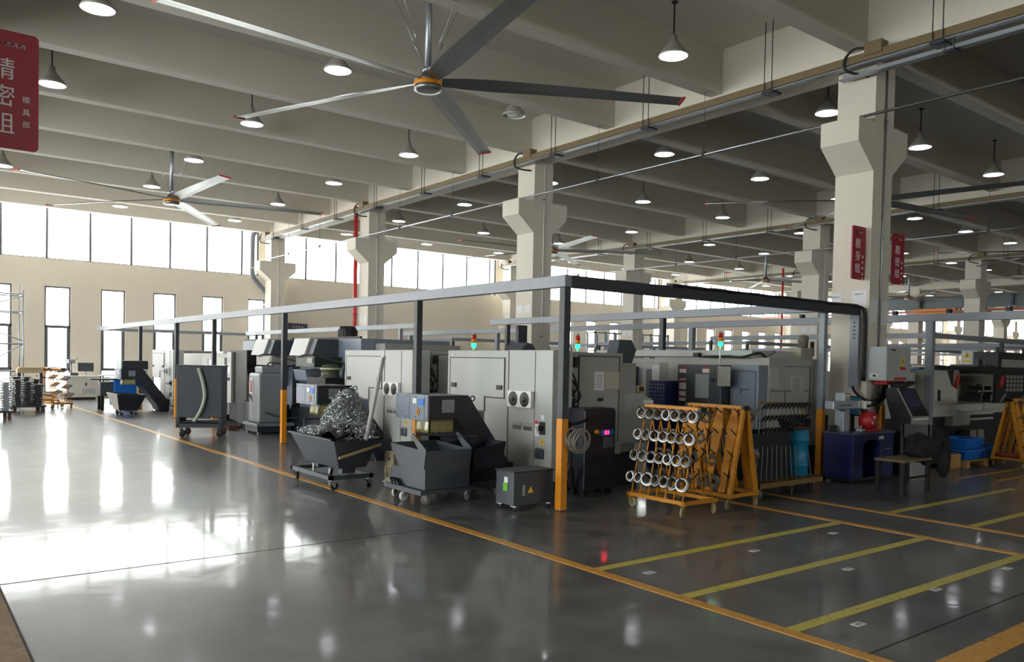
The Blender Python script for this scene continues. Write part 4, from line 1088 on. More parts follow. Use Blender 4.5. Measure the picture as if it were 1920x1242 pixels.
# ================================================================== RING RACKS (A-frames with sloping pegs)
# one rack: long axis along Y, centre at origin, half length .41
ROWZ = [1.08, .845, .61, .37]
def slope_x(z): return -.19 - (1.12-z)*.125         # outer face of the leaning rods
def make_rack(lab, slats=False):
    t = thing('ring_rack', lab, 'rack', (0, 0, 0))
    g = MB(); g.box(-.05, .05, -.42, .42, 1.12, 1.155); g.build('top_bar', RACKO, t)
    for y in (-.42, .385): B('end_cap', BLACK, t, -.052, .052, y-.002, y+.037, 1.105, 1.157)
    g = MB(); L_, Wd = .42, .27
    for x in (-Wd, Wd-.04): g.box(x, x+.04, -L_, L_, .13, .17)
    for y in (-L_, L_-.04): g.box(-Wd, Wd, y, y+.04, .13, .17)
    g.build('base_frame', RACKO, t)
    for sx in (-1, 1):
        for k in range(7):
            y = -.37 + .1225*k
            MB().tube((sx*.04, y, 1.125), (sx*.25, y, .15), .008, 8).build('rod', RACKO, t)
    for y in (-.40, .40) if slats else ():
        for sx in (-1, 1):
            g = MB(); g.prism([(sx*.01, 1.12), (sx*.05, 1.12), (sx*.265, .16), (sx*.215, .16)], 'Y', y-.02, y+.02); g.build('end_leg', RACKO, t)
    for sx in (-1, 1):
        for z in ROWZ:
            for k in range(7):
                y = -.37 + .1225*k; x0 = .04+(1.125-z)*.215
                MB().tube((sx*(x0-.01), y, z-.035), (sx*(x0+.115), y, z+.05), .007, 6).build('peg', BLACK, t)
    if slats:
        for k in range(4):
            y = -.30 + .2*k
            for sx in (-1, 1):
                g = MB(); g.prism([(y-.03, 1.12), (y+.03, 1.12), (y+.075, .9), (y+.045, .55), (y+.04, .16), (y-.04, .16), (y-.045, .55), (y-.075, .9)], 'X', -.008, .008)
                g.bm.transform(Matrix.Translation((sx*.05, 0, 1.12)) @ Matrix.Rotation(-sx*R(12.2), 4, 'Y') @ Matrix.Translation((0, 0, -1.12)))
                g.build('board', RACKO, t)
    for k, (x, y) in enumerate(((-.24, -.38), (.24, -.38), (-.24, .38), (.24, .38))): caster(t, x, y, .058, .13, R(200+35*k), mat('cream_wheel', '#8d8668', .6), mat('caster_brass', '#8a6a2a', .5, .3))
    return t
RK1 = make_rack('orange A-frame rack full of steel rings, nearest the front orange post')
RK2 = make_rack('orange A-frame rack with broad boards, mostly empty, right of the ring rack', True)
RK1.location = (6.83, 5.93, 0); RK2.location = (7.64, 5.98, 0)
def copyrack(src, loc, rz, lab):
    c = dup(src, (0, 0, 0), lab); c.location = loc; c.rotation_euler.z = rz; return c
copyrack(RK2, (15.22, 5.52, 0), R(82), 'orange A-frame rack by the blue crates at the right edge')
copyrack(RK1, (3.78, 26.35, 0), R(12), 'orange A-frame rack at the far left end of the aisle')
copyrack(RK1, (3.75, 28.2, 0), R(5), 'orange A-frame rack behind the far left one, next to the wall')

def make_ring(r=.064, th=.021, ln=.05):
    t = thing('steel_ring', '-', 'ring')
    g = MB(); g.spin([(r, -ln/2), (r, ln*.1), (r*.9, ln*.12), (r*.9, ln/2), (r-th, ln/2), (r-th, -ln/2), (r, -ln/2)], (0, 0, 0), 26, None, False)
    for f in g.bm.faces: f.smooth = False
    g.build('ring_body', STEEL, t)
    return t
ringA, ringB = make_ring(), make_ring(.074, .020, .065)
RINGS = [0]
used = {}
def place_ring(src, loc, rot, lab, grp):
    if src.name not in used: o = src; used[src.name] = 1; o['label'] = lab; o['group'] = grp
    else: o = dup(src, (0, 0, 0), lab, grp)
    o.location = loc; o.rotation_euler = rot
rn = ['top', 'second', 'third', 'bottom']
random.seed(9)
for side, sx in (('aisle side', -1), ('inner side', 1)):
    for i, z in enumerate(ROWZ):
        for k in range(7):
            y = .37 - .1225*k
            if sx > 0 and (i+k) % 3 == 1: continue
            x = sx*(.04+(1.125-z)*.215 + .055)
            src = ringB if (i == 3 and k in (2, 5, 6)) else ringA
            place_ring(src, (6.83+x, 5.93+y, z-.025), (0, sx*R(72+random.uniform(-7, 7)), R(12+random.uniform(-14, 14))),
                       'steel ring, %s from far end, %s row, %s of front rack' % (ordinal(k), rn[i], side), 'steel rings on the front rack')
for (y, i, lab) in ((-.37, 0, 'top'), (-.37, 2, 'third'), (-.1, 2, 'third'), (.37, 2, 'third')):
    z = ROWZ[i]; x = .04+(1.125-z)*.215+.06
    place_ring(ringB, (7.64+x, 5.98+y, z-.02), (0, R(55), R(8)), 'steel ring on the %s row of the boarded orange rack, %s' % (lab, {-.37: 'at its near end', -.1: 'near its middle', .37: 'at its far end'}[y]), 'steel rings on the boarded rack')
t = thing('metal_bracket', 'bright flat metal bracket sticking up at the end of the boarded rack', 'bracket', (7.9, 5.6, 1.1))
g = MB(); g.rbox((7.93, 5.60, 1.20), (.05, .006, .20), (0, R(28), R(20))); g.build('plate', STEEL, t)
t = thing('metal_bracket', 'large bright pressed bracket hung on the rack at the right edge', 'bracket', (14.9, 5.4, 1.1))
g = MB(); g.rbox((14.62, 5.6, 1.16), (.46, .02, .13), (R(20), R(-6), R(15)), .01); g.rbox((14.7, 5.55, 1.0), (.36, .012, .07), (R(40), R(12), R(15)), .006); g.rbox((15.1, 5.5, 1.1), (.3, .02, .1), (R(20), R(-25), R(15)), .01); g.build('plate', STEEL, t)
for rx, ry, nm in ((3.78, 26.35, 'far left rack'), (3.75, 28.2, 'rack behind the far left one')):
    for i, z in enumerate(ROWZ):
        for k in (0, 2, 4, 6):
            y = .37-.1225*k; x = .04+(1.125-z)*.215+.08
            t = thing('steel_bar', 'silver bar, %s from wall end, %s row of %s' % (ordinal(k//2), rn[i], nm), 'bar', (rx+x, ry+y, z+.04), 'silver bars on the far racks')
            g = MB(); g.rbox((rx+x+.02, ry+y+.03, z+.02), (.20, .03, .04), (0, R(-34), R(12)), .008); g.build('bar', GALV, t)

# dolly with a wire V-rack, blue drum and bundles
t = thing('wire_rack_dolly', 'brown wooden dolly with a V-hooked wire rack behind the orange racks', 'dolly', (8.85, 6.1, 0))
OCH = mat('dull_ochre_paint', '#7a6236', .6, var=.2)
g = MB(); g.box(8.15, 9.62, 5.76, 5.82, .14, .20); g.box(8.15, 9.62, 6.38, 6.44, .14, .20); g.box(8.15, 8.21, 5.76, 6.44, .14, .20); g.box(9.56, 9.62, 5.76, 6.44, .14, .20)
for k in range(5): g.box(8.25+.3*k, 8.45+.3*k, 5.8, 6.4, .18, .2)
g.build('deck', OCH, t)
g = MB(); g.tube((8.62, 6.08, 1.16), (9.58, 6.08, 1.13), .012, 8); g.tube((8.62, 6.08, 1.16), (8.2, 6.2, .2), .012, 8); g.tube((9.58, 6.08, 1.13), (9.62, 6.2, .2), .016, 8); g.build('top_bar', OCH, t)
for k in range(12):
    x = 8.64+.083*k
    g = MB(); g.tube((x, 6.08, 1.155), (x-.32+.025*k, 5.9, .2), .006, 6)
    g.build('wire', GREY2, t)
    for z in (1.13, .98, .83):
        xx = x - (1.155-z)*.25
        g = MB(); g.tube((xx, 6.07-(1.155-z)*.15, z-.06), (xx-.03, 5.98-(1.155-z)*.15, z+.02), .008, 6); g.tube((xx, 6.07-(1.155-z)*.15, z-.06), (xx+.03, 5.98-(1.155-z)*.15, z+.02), .008, 6)
        g.build('v_hook', BLACK, t)
for k, (x, y) in enumerate(((8.25, 5.82), (8.95, 5.82), (9.5, 5.86), (8.25, 6.38), (9.5, 6.38))): caster(t, x, y, .06, .14, R(40*k), mat('brown_wheel', '#6a5240', .6))
t = thing('blue_drum', 'teal-blue ribbed drum standing on the brown dolly', 'drum', (9.38, 6.0, .2))
MB().spin([(0, 0), (.13, 0), (.14, .02), (.14, .12), (.15, .13), (.15, .15), (.14, .16), (.14, .45), (.15, .46), (.15, .48), (.14, .49), (.14, .58), (.12, .6), (0, .6)], (9.36, 6.02, .2), 24).build('drum_body', TEAL, t)
t = thing('dark_crate', 'dark blue crate on the left of the brown dolly', 'crate', (8.6, 6.1, .2))
g = MB(); g.hopper([(8.28, 5.98, .2), (9.12, 5.98, .2), (9.12, 6.4, .2), (8.28, 6.4, .2)], [(8.26, 5.97, .78), (9.14, 5.97, .78), (9.14, 6.41, .78), (8.26, 6.41, .78)]); g.build('crate_shell', NAVY, t)
t = thing('hose_bundle', 'dull red and black bundle lying across the drum on the dolly', 'bundle', (9.25, 5.95, .8))
g = MB(); random.seed(8)
for k in range(7):
    z = .86+.012*k; g.path([(9.24+(.27+.006*k)*math.cos(a), 5.98+.13*math.sin(a), z+.02*math.sin(3*a+k)) for a in [2*math.pi*i/20 for i in range(21)]], .012, 6)
g.build('hose_loops', CABLE, t)
B('red_pack', DIRT, t, 9.10, 9.46, 5.90, 6.12, .80, .93, bev=.03, label='dull red pack')
t = thing('black_can', 'black canister beside the teal drum on the dolly', 'canister', (9.54, 6.0, .2))
MB().spin([(0, 0), (.05, 0), (.055, .02), (.055, .3), (.03, .36), (.03, .42), (0, .42)], (9.535, 6.22, .2), 16).build('can_body', BLACK, t)

# blue workbench and what stands on it
t = thing('workbench', 'dark blue steel pedestal workbench in front of the nearest column', 'workbench', (11.1, 6.1, 0))
B('worktop', mat('bench_top', '#4a4e66', .35), t, 10.50, 11.66, 5.88, 6.36, .68, .71, bev=.006)
B('pedestal', NAVY2, t, 10.52, 10.80, 5.9, 6.34, .07, .68, bev=.006); B('pedestal', NAVY2, t, 11.28, 11.64, 5.9, 6.34, .07, .68, bev=.006)
B('back_panel', NAVY2, t, 10.8, 11.28, 6.3, 6.34, .07, .68)
g = MB(); g.prism([(10.8, .68), (11.28, .68), (11.28, .50), (11.22, .575), (11.15, .60), (10.92, .60), (10.85, .575), (10.8, .5)], 'Y', 5.9, 5.93); g.build('apron', NAVY2, t)
g = MB(); g.box(10.52, 11.64, 5.92, 6.34, .03, .07); g.build('plinth', NAVY, t)
g = MB(); g.box(11.22, 11.34, 5.894, 5.9, .60, .645); g.build('white_tag', PAPER, t)
g = MB(); g.path([(11.41, 5.895, .33), (11.42, 5.86, .33), (11.445, 5.86, .24), (11.44, 5.895, .24)], .008, 6); g.build('door_handle', STEEL, t)
marks(t, (11.47, 5.9, .455), (1, 0, 0), (0, 0, 1), .14, .028, 6, GALV)
for x, y in ((10.66, 5.98), (10.66, 6.28), (11.5, 5.98), (11.5, 6.28)): caster(t, x, y, .015, .04, .3)
B('cable_outlet', BLACK, t, 10.51, 10.522, 6.1, 6.15, .3, .34)
MF = mat('pale_blue_anodised', '#a9b3bd', .3, .4)
t = thing('laser_marker', 'silver laser marking arm on a post with a blue head', 'marker', (10.7, 6.2, .71))
B('post_column', MF, t, 10.64, 10.80, 6.12, 6.26, .71, 1.26, bev=.006)
B('arm_body', MF, t, 10.26, 10.90, 6.05, 6.19, 1.035, 1.15, bev=.012)
marks(t, (10.56, 6.05, 1.09), (1, 0, 0), (0, 0, 1), .34, .03, 11, STEELB)
B('arm_collar', WHITE, t, 10.90, 10.98, 6.07, 6.18, 1.05, 1.14, bev=.006)
B('galvo_head', WHITE, t, 11.04, 11.20, 6.02, 6.16, 1.03, 1.14, bev=.01)
g = MB(); g.box(11.07, 11.18, 6.012, 6.02, 1.05, 1.095, .002); g.tube((11.12, 6.09, 1.03), (11.12, 6.09, .98), .045, 16); g.build('lens', BLACK, t)
g = MB(); g.prism([(10.62, 1.0), (10.66, 1.0), (10.66, 1.035), (10.55, 1.035)], 'Y', 6.08, 6.16); g.build('arm_bracket', GALV, t)
g = MB(); g.box(10.66, 10.78, 6.114, 6.12, 1.18, 1.23); g.mi = 1; g.box(10.67, 10.77, 6.112, 6.115, 1.185, 1.21); g.build('warning_label', [PAPER, ORANGE], t)
t = thing('monitor', 'blue-backed monitor turned sideways behind the laser head', 'monitor', (11.1, 6.25, .71))
g = MB(); g.rbox((11.14, 6.27, 1.06), (.38, .03, .29), (0, R(3), R(0)), .01); g.mi = 1; g.rbox((11.14, 6.252, 1.06), (.34, .006, .25), (0, R(3), 0)); g.build('screen_panel', [BLACK, mat('blue_film', '#2f7594', .3)], t)
MB().box(11.1, 11.18, 6.26, 6.29, .71, .93).build('stand', BLACK, t); B('stand_foot', BLACK, t, 11.02, 11.26, 6.2, 6.34, .71, .722)
t = thing('rotary_chuck', 'red round rotary chuck standing on the blue bench', 'chuck', (11.2, 6.05, .71))
g = MB(); g.spin([(0, -.09), (.12, -.09), (.135, -.07), (.135, .05), (.12, .07), (.05, .07), (.05, .09), (0, .09)], (0, 0, 0), 28, Matrix.Translation((11.15, 6.03, .86)) @ Matrix.Rotation(R(90), 4, 'X') @ Matrix.Rotation(0, 4, 'Z')); g.build('chuck_body', RED, t)
B('chuck_base', RED, t, 11.0, 11.34, 5.94, 6.12, .71, .745, bev=.01)
g = MB()
for a in (90, 210, 330): g.rbox((11.15+.055*math.cos(R(a)), 5.935, .86+.055*math.sin(R(a))), (.03, .03, .03))
g.build('jaws', STEEL, t)
MB().tube((11.25, 6.03, .88), (11.42, 6.03, .93), .014, 8).build('crank', RED, t)
t = thing('spare_parts', 'small silver clamp parts left of the red chuck', 'clamp', (10.92, 6.0, .71))
B('clamp_body', GALV, t, 10.86, 10.98, 5.97, 6.06, .71, .76, bev=.008); MB().tube((10.9, 6.0, .76), (10.9, 6.0, .80), .012, 8).build('bolt', STEEL, t)
B('power_socket', BLACK, thing('power_socket', 'black box at the back left of the blue bench', 'socket', (10.6, 6.2, .71)), 10.52, 10.60, 6.2, 6.26, .71, .80)
B('orange_guard', ORANGE, thing('column_guard', 'orange guard bar on the shaded face of the nearest column', 'guard', (12.2, 6.40, 0)), 12.15, 12.25, 6.36, 6.42, 0, 1.03)
# control box on the column
t = thing('control_box', 'grey electrical box on the nearest column with a yellow warning triangle', 'electrical box', (12.2, 6.3, 1.4))
B('box_body', GREY, t, 11.82, 12.56, 6.14, 6.425, 1.43, 1.95, bev=.01)
B('box_side', mat('box_side_grey', '#b4bcc2', .4), t, 11.812, 11.82, 6.15, 6.42, 1.44, 1.94)
g = MB(); g.box(11.806, 11.812, 6.26, 6.38, 1.475, 1.54); g.mi = 1; g.box(11.803, 11.807, 6.29, 6.34, 1.49, 1.52); g.build('socket', [WHITE, BLACK], t)
g = MB(); g.prism([(12.22, 1.67), (12.36, 1.67), (12.29, 1.81)], 'Y', 6.134, 6.14); g.mi = 1; g.prism([(12.28, 1.69), (12.30, 1.69), (12.295, 1.76), (12.285, 1.76)], 'Y', 6.13, 6.135); g.build('hazard_triangle', [YEL, BLACK], t)
g = MB(); g.box(12.24, 12.40, 6.134, 6.14, 1.60, 1.645); g.build('red_strip', RED, t)
g = MB(); g.box(12.06, 12.42, 6.134, 6.14, 1.49, 1.59); g.build('white_label', mat('dull_white_label', '#a9a6ac', .6), t); B('red_strip', RED, t, 12.06, 12.42, 6.134, 6.14, 1.445, 1.485)
marks(t, (12.02, 6.14, 1.90), (1, 0, 0), (0, 0, 1), .15, .04, 5, BLACK)
B('door_edge', GALV, t, 12.54, 12.57, 6.13, 6.14, 1.6, 1.7)
B('lower_tray', RED, t, 11.95, 12.5, 6.2, 6.4, 1.37, 1.43, bev=.01)
g = MB(); random.seed(2)
for k in range(6):
    dx = .03*k
    g.curve([(12.0+dx, 6.3, 1.4), (11.98+dx, 6.3, 1.25-.01*k), (11.85, 6.32, 1.12-.012*k), (11.7, 6.40, 1.14), (11.62, 6.5, 1.24), (11.62, 6.56, 1.33)], .02, 8)
g.build('cable_run', CABLE, t, 'black cables drooping below the box')
# plain papers on the columns (codes left blank)
def paper(lab, x, y, z, w, h, face, head=None):
    t = thing('paper_notice', lab, 'notice', (x, y, z), 'paper notices on the columns')
    if face == 'X':
        B('sheet', PAPER, t, x-.004, x-.001, y, y+w, z, z+h)
        if head: marks(t, (x-.004, y+w/2, z+h-.055), (0, -1, 0), (0, 0, 1), .14, .03, 5, STEELB)
    else:
        B('sheet', PAPER, t, x, x+w, y-.004, y-.001, z, z+h)
paper('white notice sheet with a small heading on the lit face of the nearest column', 11.8, 6.47, 2.48, .24, .33, 'X', 'PY-数控')
paper('white notice sheet near the left edge of the nearest column', 11.8, 6.88, 2.56, .17, .22, 'X', 'PY-数控')
paper('white notice sheet on the shaded face of the nearest column, left of its conduit', 11.84, 6.43, 2.32, .2, .36, 'Y')
paper('white notice sheet on the shaded face of the nearest column, right of its conduit', 12.16, 6.43, 2.3, .18, .36, 'Y')
for k, (x, y) in enumerate(((11.8, 22.77), (11.8, 14.6), (23.65, 14.6), (23.65, 22.77))):
    nm = ('third column', 'middle column', 'column left of the nearest one', 'column before the far windows')[k]
    paper('pair of small white notices low on the %s, left sheet' % nm, x, y+.36, 2.75, .2, .2, 'X'); paper('pair of small white notices low on the %s, right sheet' % nm, x, y+.06, 2.75, .2, .2, 'X')
t = thing('warning_poster', 'white poster with yellow warning triangle on the column at the right', 'poster', (35.35, 14.8, 2))
B('sheet', PAPER, t, 35.494-.2, 35.498-.2, 14.72, 15.16, 1.75, 2.6)
g = MB(); g.prism([(14.80, 2.15), (15.08, 2.15), (14.94, 2.42)], 'X', 35.288, 35.294); g.mi = 1; g.prism([(14.91, 2.2), (14.97, 2.2), (14.945, 2.33), (14.935, 2.33)], 'X', 35.284, 35.289); g.mi = 0; g.box(35.288, 35.294, 14.76, 15.12, 1.98, 2.06); g.build('hazard_triangle', [YEL, BLACK], t)

# self-service kiosk
t = thing('touch_kiosk', 'grey standing kiosk with slanted touch screen and black sides', 'kiosk', (12.2, 6, 0))
g = MB(); g.prism([(5.78, .02), (5.78, .90), (6.02, 1.33), (6.12, 1.33), (6.12, 1.18), (5.98, .78), (5.98, .02)], 'X', 11.93, 12.45, .01); g.build('kiosk_shell', mat('kiosk_grey', '#8f9192', .4), t)
g = MB(); g.prism([(5.79, .02), (5.79, .90), (6.03, 1.325), (6.18, 1.325), (6.18, 1.18), (6.06, .78), (6.06, .02)], 'X', 11.90, 11.93, .006); g.build('side_cheek', BLACK, t)
g = MB(); g.prism([(5.79, .02), (5.79, .90), (6.03, 1.325), (6.18, 1.325), (6.18, 1.18), (6.06, .78), (6.06, .02)], 'X', 12.45, 12.48, .006); g.build('side_cheek', mat('kiosk_grey', '#8f9192', .4), t)
def slant(mb, x0, x1, a, b, lift0, lift1):
    dy, dz = .24, .43; n = Vector((0, -dz, dy)).normalized()
    p = lambda s_, l: (5.78+dy*s_+n.y*l, .90+dz*s_+n.z*l)
    return mb.prism([p(a, lift0), p(b, lift0), p(b, lift1), p(a, lift1)], 'X', x0, x1)
slant(MB(), 11.955, 12.425, .03, .97, .0, .012).build('screen_bezel', BLACK, t)
sc = slant(MB(), 11.99, 12.39, .33, .92, .012, .016).build('screen', SCREEN, t)
slant(MB(), 12.09, 12.29, .08, .28, .012, .02).build('card_reader', RUBBER, t)
B('front_lip', WHITE, t, 11.98, 12.40, 5.765, 5.79, .86, .885, bev=.004); B('base_trim', WHITE, t, 11.94, 12.44, 5.765, 5.78, 0, .03)
t = thing('work_hat', 'black hat thrown on top of the kiosk', 'hat', (12.1, 6.1, 1.33))
g = MB(); g.spin([(0, .10), (.07, .09), (.11, .05), (.12, 0), (0, 0)], (12.08, 6.07, 1.332), 16); g.rbox((12.3, 6.05, 1.385), (.22, .12, .06), (0, R(-14), R(-10)), .025); g.build('cap_body', RUBBER, t)
# chair with a dark jacket over its back
t = thing('work_chair', 'dark wooden chair with pale seat edge, jacket over its back', 'chair', (10.7, 5.2, 0))
SEAT = mat('worn_seat_wood', '#75654c', .6, var=.15)
B('seat', SEAT, t, 10.12, 10.86, 4.98, 5.38, .42, .455, bev=.01)
for x, y in ((10.16, 5.02), (10.82, 5.02), (10.16, 5.34), (10.82, 5.34)): B('leg', BLACK, t, x-.025, x+.025, y-.025, y+.025, 0, .42)
B('stretcher', BLACK, t, 10.18, 10.80, 5.01, 5.03, .2, .23)
for y in (5.0, 5.36): B('back_post', RAILD, t, 10.80, 10.84, y-.02, y+.02, .455, .88)
B('back_rail', RAILD, t, 10.80, 10.84, 5.0, 5.36, .7, .88)
tmp = bmesh.new(); bmesh.ops.create_icosphere(tmp, subdivisions=4, radius=1)
from mathutils import noise as _n
for v in tmp.verts:
    p = v.co.copy(); f = 1 + .25*_n.noise(p*2.1) + .12*_n.noise(p*5.3) + .06*_n.noise(p*11)
    v.co = Vector((11.0 + p.x*(.42 if p.z < .2 else .42-.2*(p.z-.2))*f, 5.12 + p.y*.19*f, .60 + p.z*.25*f*(1+.25*max(0, -p.z)*(p.x > 0))))
g = MB(); g.merge(tmp, None, True)
tmp = bmesh.new(); bmesh.ops.create_icosphere(tmp, subdivisions=3, radius=1)
for v in tmp.verts:
    p = v.co.copy(); f = 1 + .2*_n.noise(p*3.1+Vector((4, 1, 2)))
    v.co = Vector((11.12 + p.x*.13*f, 4.96 + p.y*.08*f, .42 + p.z*.24*f))
g.merge(tmp, None, True)
tmp = bmesh.new(); bmesh.ops.create_icosphere(tmp, subdivisions=3, radius=1)
for v in tmp.verts:
    p = v.co.copy(); f = 1 + .2*_n.noise(p*3.1+Vector((1, 7, 2)))
    v.co = Vector((11.3 + p.x*.15*f, 5.08 + p.y*.12*f, .56 + p.z*.2*f))
g.merge(tmp, None, True)
o = g.build('jacket', mat('black_jacket_cloth', '#14161a', .85, var=.25, scale=9)); tag(o, 'black padded jacket draped over the chair by the kiosk', 'jacket')

# flat-bed lathe at the right
t = thing('flat_bed_lathe', 'white and black flat-bed lathe with open chuck bay at the right', 'machine tool', (15.2, 7, 0))
OFFW = mat('off_white_enamel', '#c3c2ba', .45, var=.06)
B('end_cabinet', OFFW, t, 12.72, 13.72, 6.62, 7.7, .80, 1.56, bev=.01); B('end_base', NAVY, t, 12.75, 14.9, 6.64, 7.7, 0, .80, bev=.01)
g = MB(); g.prism([(13.8, .80), (13.8, 1.6), (14.62, 1.6), (14.80, 1.34), (15.02, 1.28), (15.0, .80)], 'Y', 6.50, 7.7, .01); g.build('headstock', OFFW, t)
g = MB(); g.box(14.28, 14.37, 6.492, 6.5, 1.08, 1.27, .01); g.build('gear_window', BLACK, t)
g = MB(); g.spin([(0, 0), (.10, 0), (.10, .01), (0, .012)], (0, 0, 0), 20, Matrix.Translation((14.0, 6.5, 1.53)) @ Matrix.Rotation(R(90), 4, 'X')); g.build('oval_badge', STEELB, t)
g = MB(); g.box(13.82, 14.0, 6.493, 6.5, 1.12, 1.36); g.build('data_sheet', PAPER, t)
g = MB(); g.prism([(13.15, 1.42), (13.33, 1.42), (13.24, 1.55)], 'Y', 6.612, 6.62); g.build('hazard_triangle', YEL, t); B('door_outline', GREY2, t, 13.35, 13.68, 6.614, 6.62, 1.34, 1.42)
B('bed', OFFW, t, 15.0, 21.5, 6.75, 7.7, .80, .98, bev=.01); B('front_apron', OFFW, t, 14.95, 15.62, 6.52, 6.78, .62, .88, bev=.01); B('chip_tray', OFFW, t, 15.62, 16.7, 6.55, 6.8, .70, .86, bev=.006)
g = MB(); g.box(15.62, 16.7, 6.545, 6.56, .74, .80); g.build('tray_slot', BLACK, t)
B('back_wall', mat('dim_guard', '#8c887c', .5, var=.2), t, 15.9, 21.5, 7.6, 7.7, .98, 1.66); B('top_cover', OFFW, t, 15.0, 21.5, 7.0, 7.7, 1.66, 1.69); B('cover_edge', BLACK, t, 15.0, 21.5, 6.95, 7.0, 1.62, 1.70); B('spindle_housing', mat('dim_guard', '#8c887c', .5, var=.2), t, 15.0, 15.9, 6.85, 7.68, .98, 1.62, bev=.02)
g = MB(); g.spin([(0, 0), (.2, 0), (.2, .12), (.16, .14), (.16, .22), (.08, .22), (.08, .26), (0, .26)], (0, 0, 0), 24, Matrix.Translation((15.9, 7.05, 1.22)) @ Matrix.Rotation(R(90), 4, 'Y'))
for a in (0, 120, 240): g.rbox((16.15, 7.05+.12*math.cos(R(a)), 1.22+.12*math.sin(R(a))), (.08, .06, .06))
g.build('chuck', RAILD, t)
g = MB(); g.box(16.9, 17.3, 6.85, 7.2, .98, 1.14, .01); g.box(16.8, 17.25, 6.8, 7.1, 1.14, 1.20, .006); g.box(16.85, 17.2, 6.8, 7.1, 1.24, 1.32, .01); g.tube((17.0, 6.95, 1.0), (17.0, 6.95, 1.36), .05, 12); g.build('tool_post', STEEL, t)
B('saddle', OFFW, t, 16.7, 17.45, 6.7, 7.3, .88, 1.0, bev=.01)
g = MB(); g.box(16.9, 18.6, 6.6, 6.66, 1.0, 1.62, .01); g.build('sliding_door', BLACK, t)
g = MB()
for i in range(5):
    for j in range(4): g.box(17.35+.17*i, 17.47+.17*i, 6.594, 6.6, 1.22+.085*j, 1.285+.085*j)
g.build('door_grid_window', mat('pale_grid', '#8c8f88', .4), t)
for x in (14.98, 16.88):
    g = MB(); g.tube((x, 6.52, 1.30), (x+.07, 6.50, 1.52), .035, 10); g.build('red_handle', RED, t, 'red grip')
g = MB(); g.prism([(14.62, 1.6), (14.80, 1.34), (14.9, 1.34), (14.9, 1.62)], 'Y', 6.52, 6.7); g.build('guard_hinge', BLACK, t)
B('bed_base', NAVY, t, 14.9, 21.5, 6.9, 7.6, 0, .80); 
t = thing('blue_sheet', 'bright blue sheet lying on the flat-bed lathe headstock', 'sheet', (14.1, 7, 1.6))
B('sheet', mat('sheet_blue', '#3b8bc0', .5), t, 13.6, 14.6, 6.7, 7.4, 1.601, 1.625)
t = thing('grey_motor', 'grey vertical gearbox standing under the flat-bed lathe bed', 'gearbox', (16.5, 6.75, 0))
B('gearbox_body', mat('dim_guard', '#8c887c', .5), t, 16.0, 16.6, 6.66, 6.88, 0, .50, bev=.02); B('gearbox_rib', RAILD, t, 16.25, 16.3, 6.65, 6.66, 0, .5)
# pallet with blue crates
t = thing('wooden_pallet', 'wooden pallet under the blue crates', 'pallet', (14.7, 6.15, 0))
g = MB()
for k in range(5): g.box(14.05, 15.55, 5.88+.11*k, 5.96+.11*k, .10, .12)
g.build('deck_boards', WOOD, t)
for k in range(3): B('bearer', WOOD, t, 14.05+.7*k, 14.15+.7*k, 5.88, 6.40, 0, .10)
def crate(x0, x1, y0, y1, z0, z1, lab):
    t = thing('blue_crate', lab, 'crate', (x0, y0, z0), 'blue plastic crates')
    e = .04; g = MB(); g.hopper([(x0+e, y0+e, z0), (x1-e, y0+e, z0), (x1-e, y1-e, z0), (x0+e, y1-e, z0)], [(x0, y0, z1), (x1, y0, z1), (x1, y1, z1), (x0, y1, z1)], .01); g.build('crate_shell', BLUEP, t)
    g = MB(); g.box(x0-.015, x1+.015, y0-.015, y0+.005, z1-.03, z1); g.box(x0-.015, x0+.005, y0, y1, z1-.03, z1); g.box(x1-.005, x1+.015, y0, y1, z1-.03, z1); g.box(x0-.015, x1+.015, y1-.005, y1+.015, z1-.03, z1); g.build('crate_rim', BLUEP, t)
crate(14.08, 14.75, 5.92, 6.36, .121, .29, 'bright blue plastic crate, lower left on the pallet')
crate(14.80, 15.48, 5.92, 6.36, .121, .30, 'bright blue plastic crate, right end of the pallet')
crate(14.07, 14.76, 5.92, 6.36, .30, .47, 'bright blue plastic crate stacked on the left one')
t = thing('cardboard_block', 'brown block at the near end of the pallet', 'block', (13.8, 6.1, 0)); B('block', WOOD, t, 13.62, 13.98, 5.95, 6.3, 0, .24, bev=.01)
t = thing('red_basin', 'shallow red basin on the base of the rack at the right edge', 'basin', (15.0, 5.5, .17))
MB().spin([(0, 0), (.15, 0), (.19, .06), (.18, .06), (.145, .01), (0, .01)], (14.97, 5.6, .172), 24).build('basin_shell', mat('rust_red2', '#9a4a34', .5), t)

# ================================================================== FAR LEFT CORNER
t = thing('scaffold_tower', 'thin steel scaffold tower by the leftmost window', 'scaffold', (2.4, 29.5, 0))
for x in (1.9, 3.25):
    for y in (29.2, 30.2): MB().tube((x, y, 0), (x, y, 3.75 if y > 30 else 3.55), .024, 8).build('upright', GALV, t)
for z in (1.0, 1.85, 2.85, 3.4):
    g = MB()
    for y in (29.2, 30.2): g.tube((1.9, y, z), (3.25, y, z), .02, 8)
    for x in (1.9, 3.25): g.tube((x, 29.2, z), (x, 30.2, z), .02, 8)
    g.build('ledger', GALV, t)
for z0, z1 in ((1.0, 1.85), (2.85, 3.35), (.3, 1.0), (2.45, 1.95)):
    MB().tube((1.9, 29.2, z0), (3.25, 29.2, z1), .016, 8).build('brace', GALV, t)
t = thing('marking_station', 'off-white workstation cabinet with monitor by the window wall', 'workstation', (5.2, 31.3, 0))
B('cabinet', mat('station_white', '#c8c4bb', .45), t, 4.72, 5.68, 31.0, 31.7, .08, .78, bev=.01); B('worktop', WHITE, t, 4.68, 5.75, 30.95, 31.72, .78, .83, bev=.006)
B('kick_plate', BLACK, t, 4.76, 5.62, 31.02, 31.65, 0, .08)
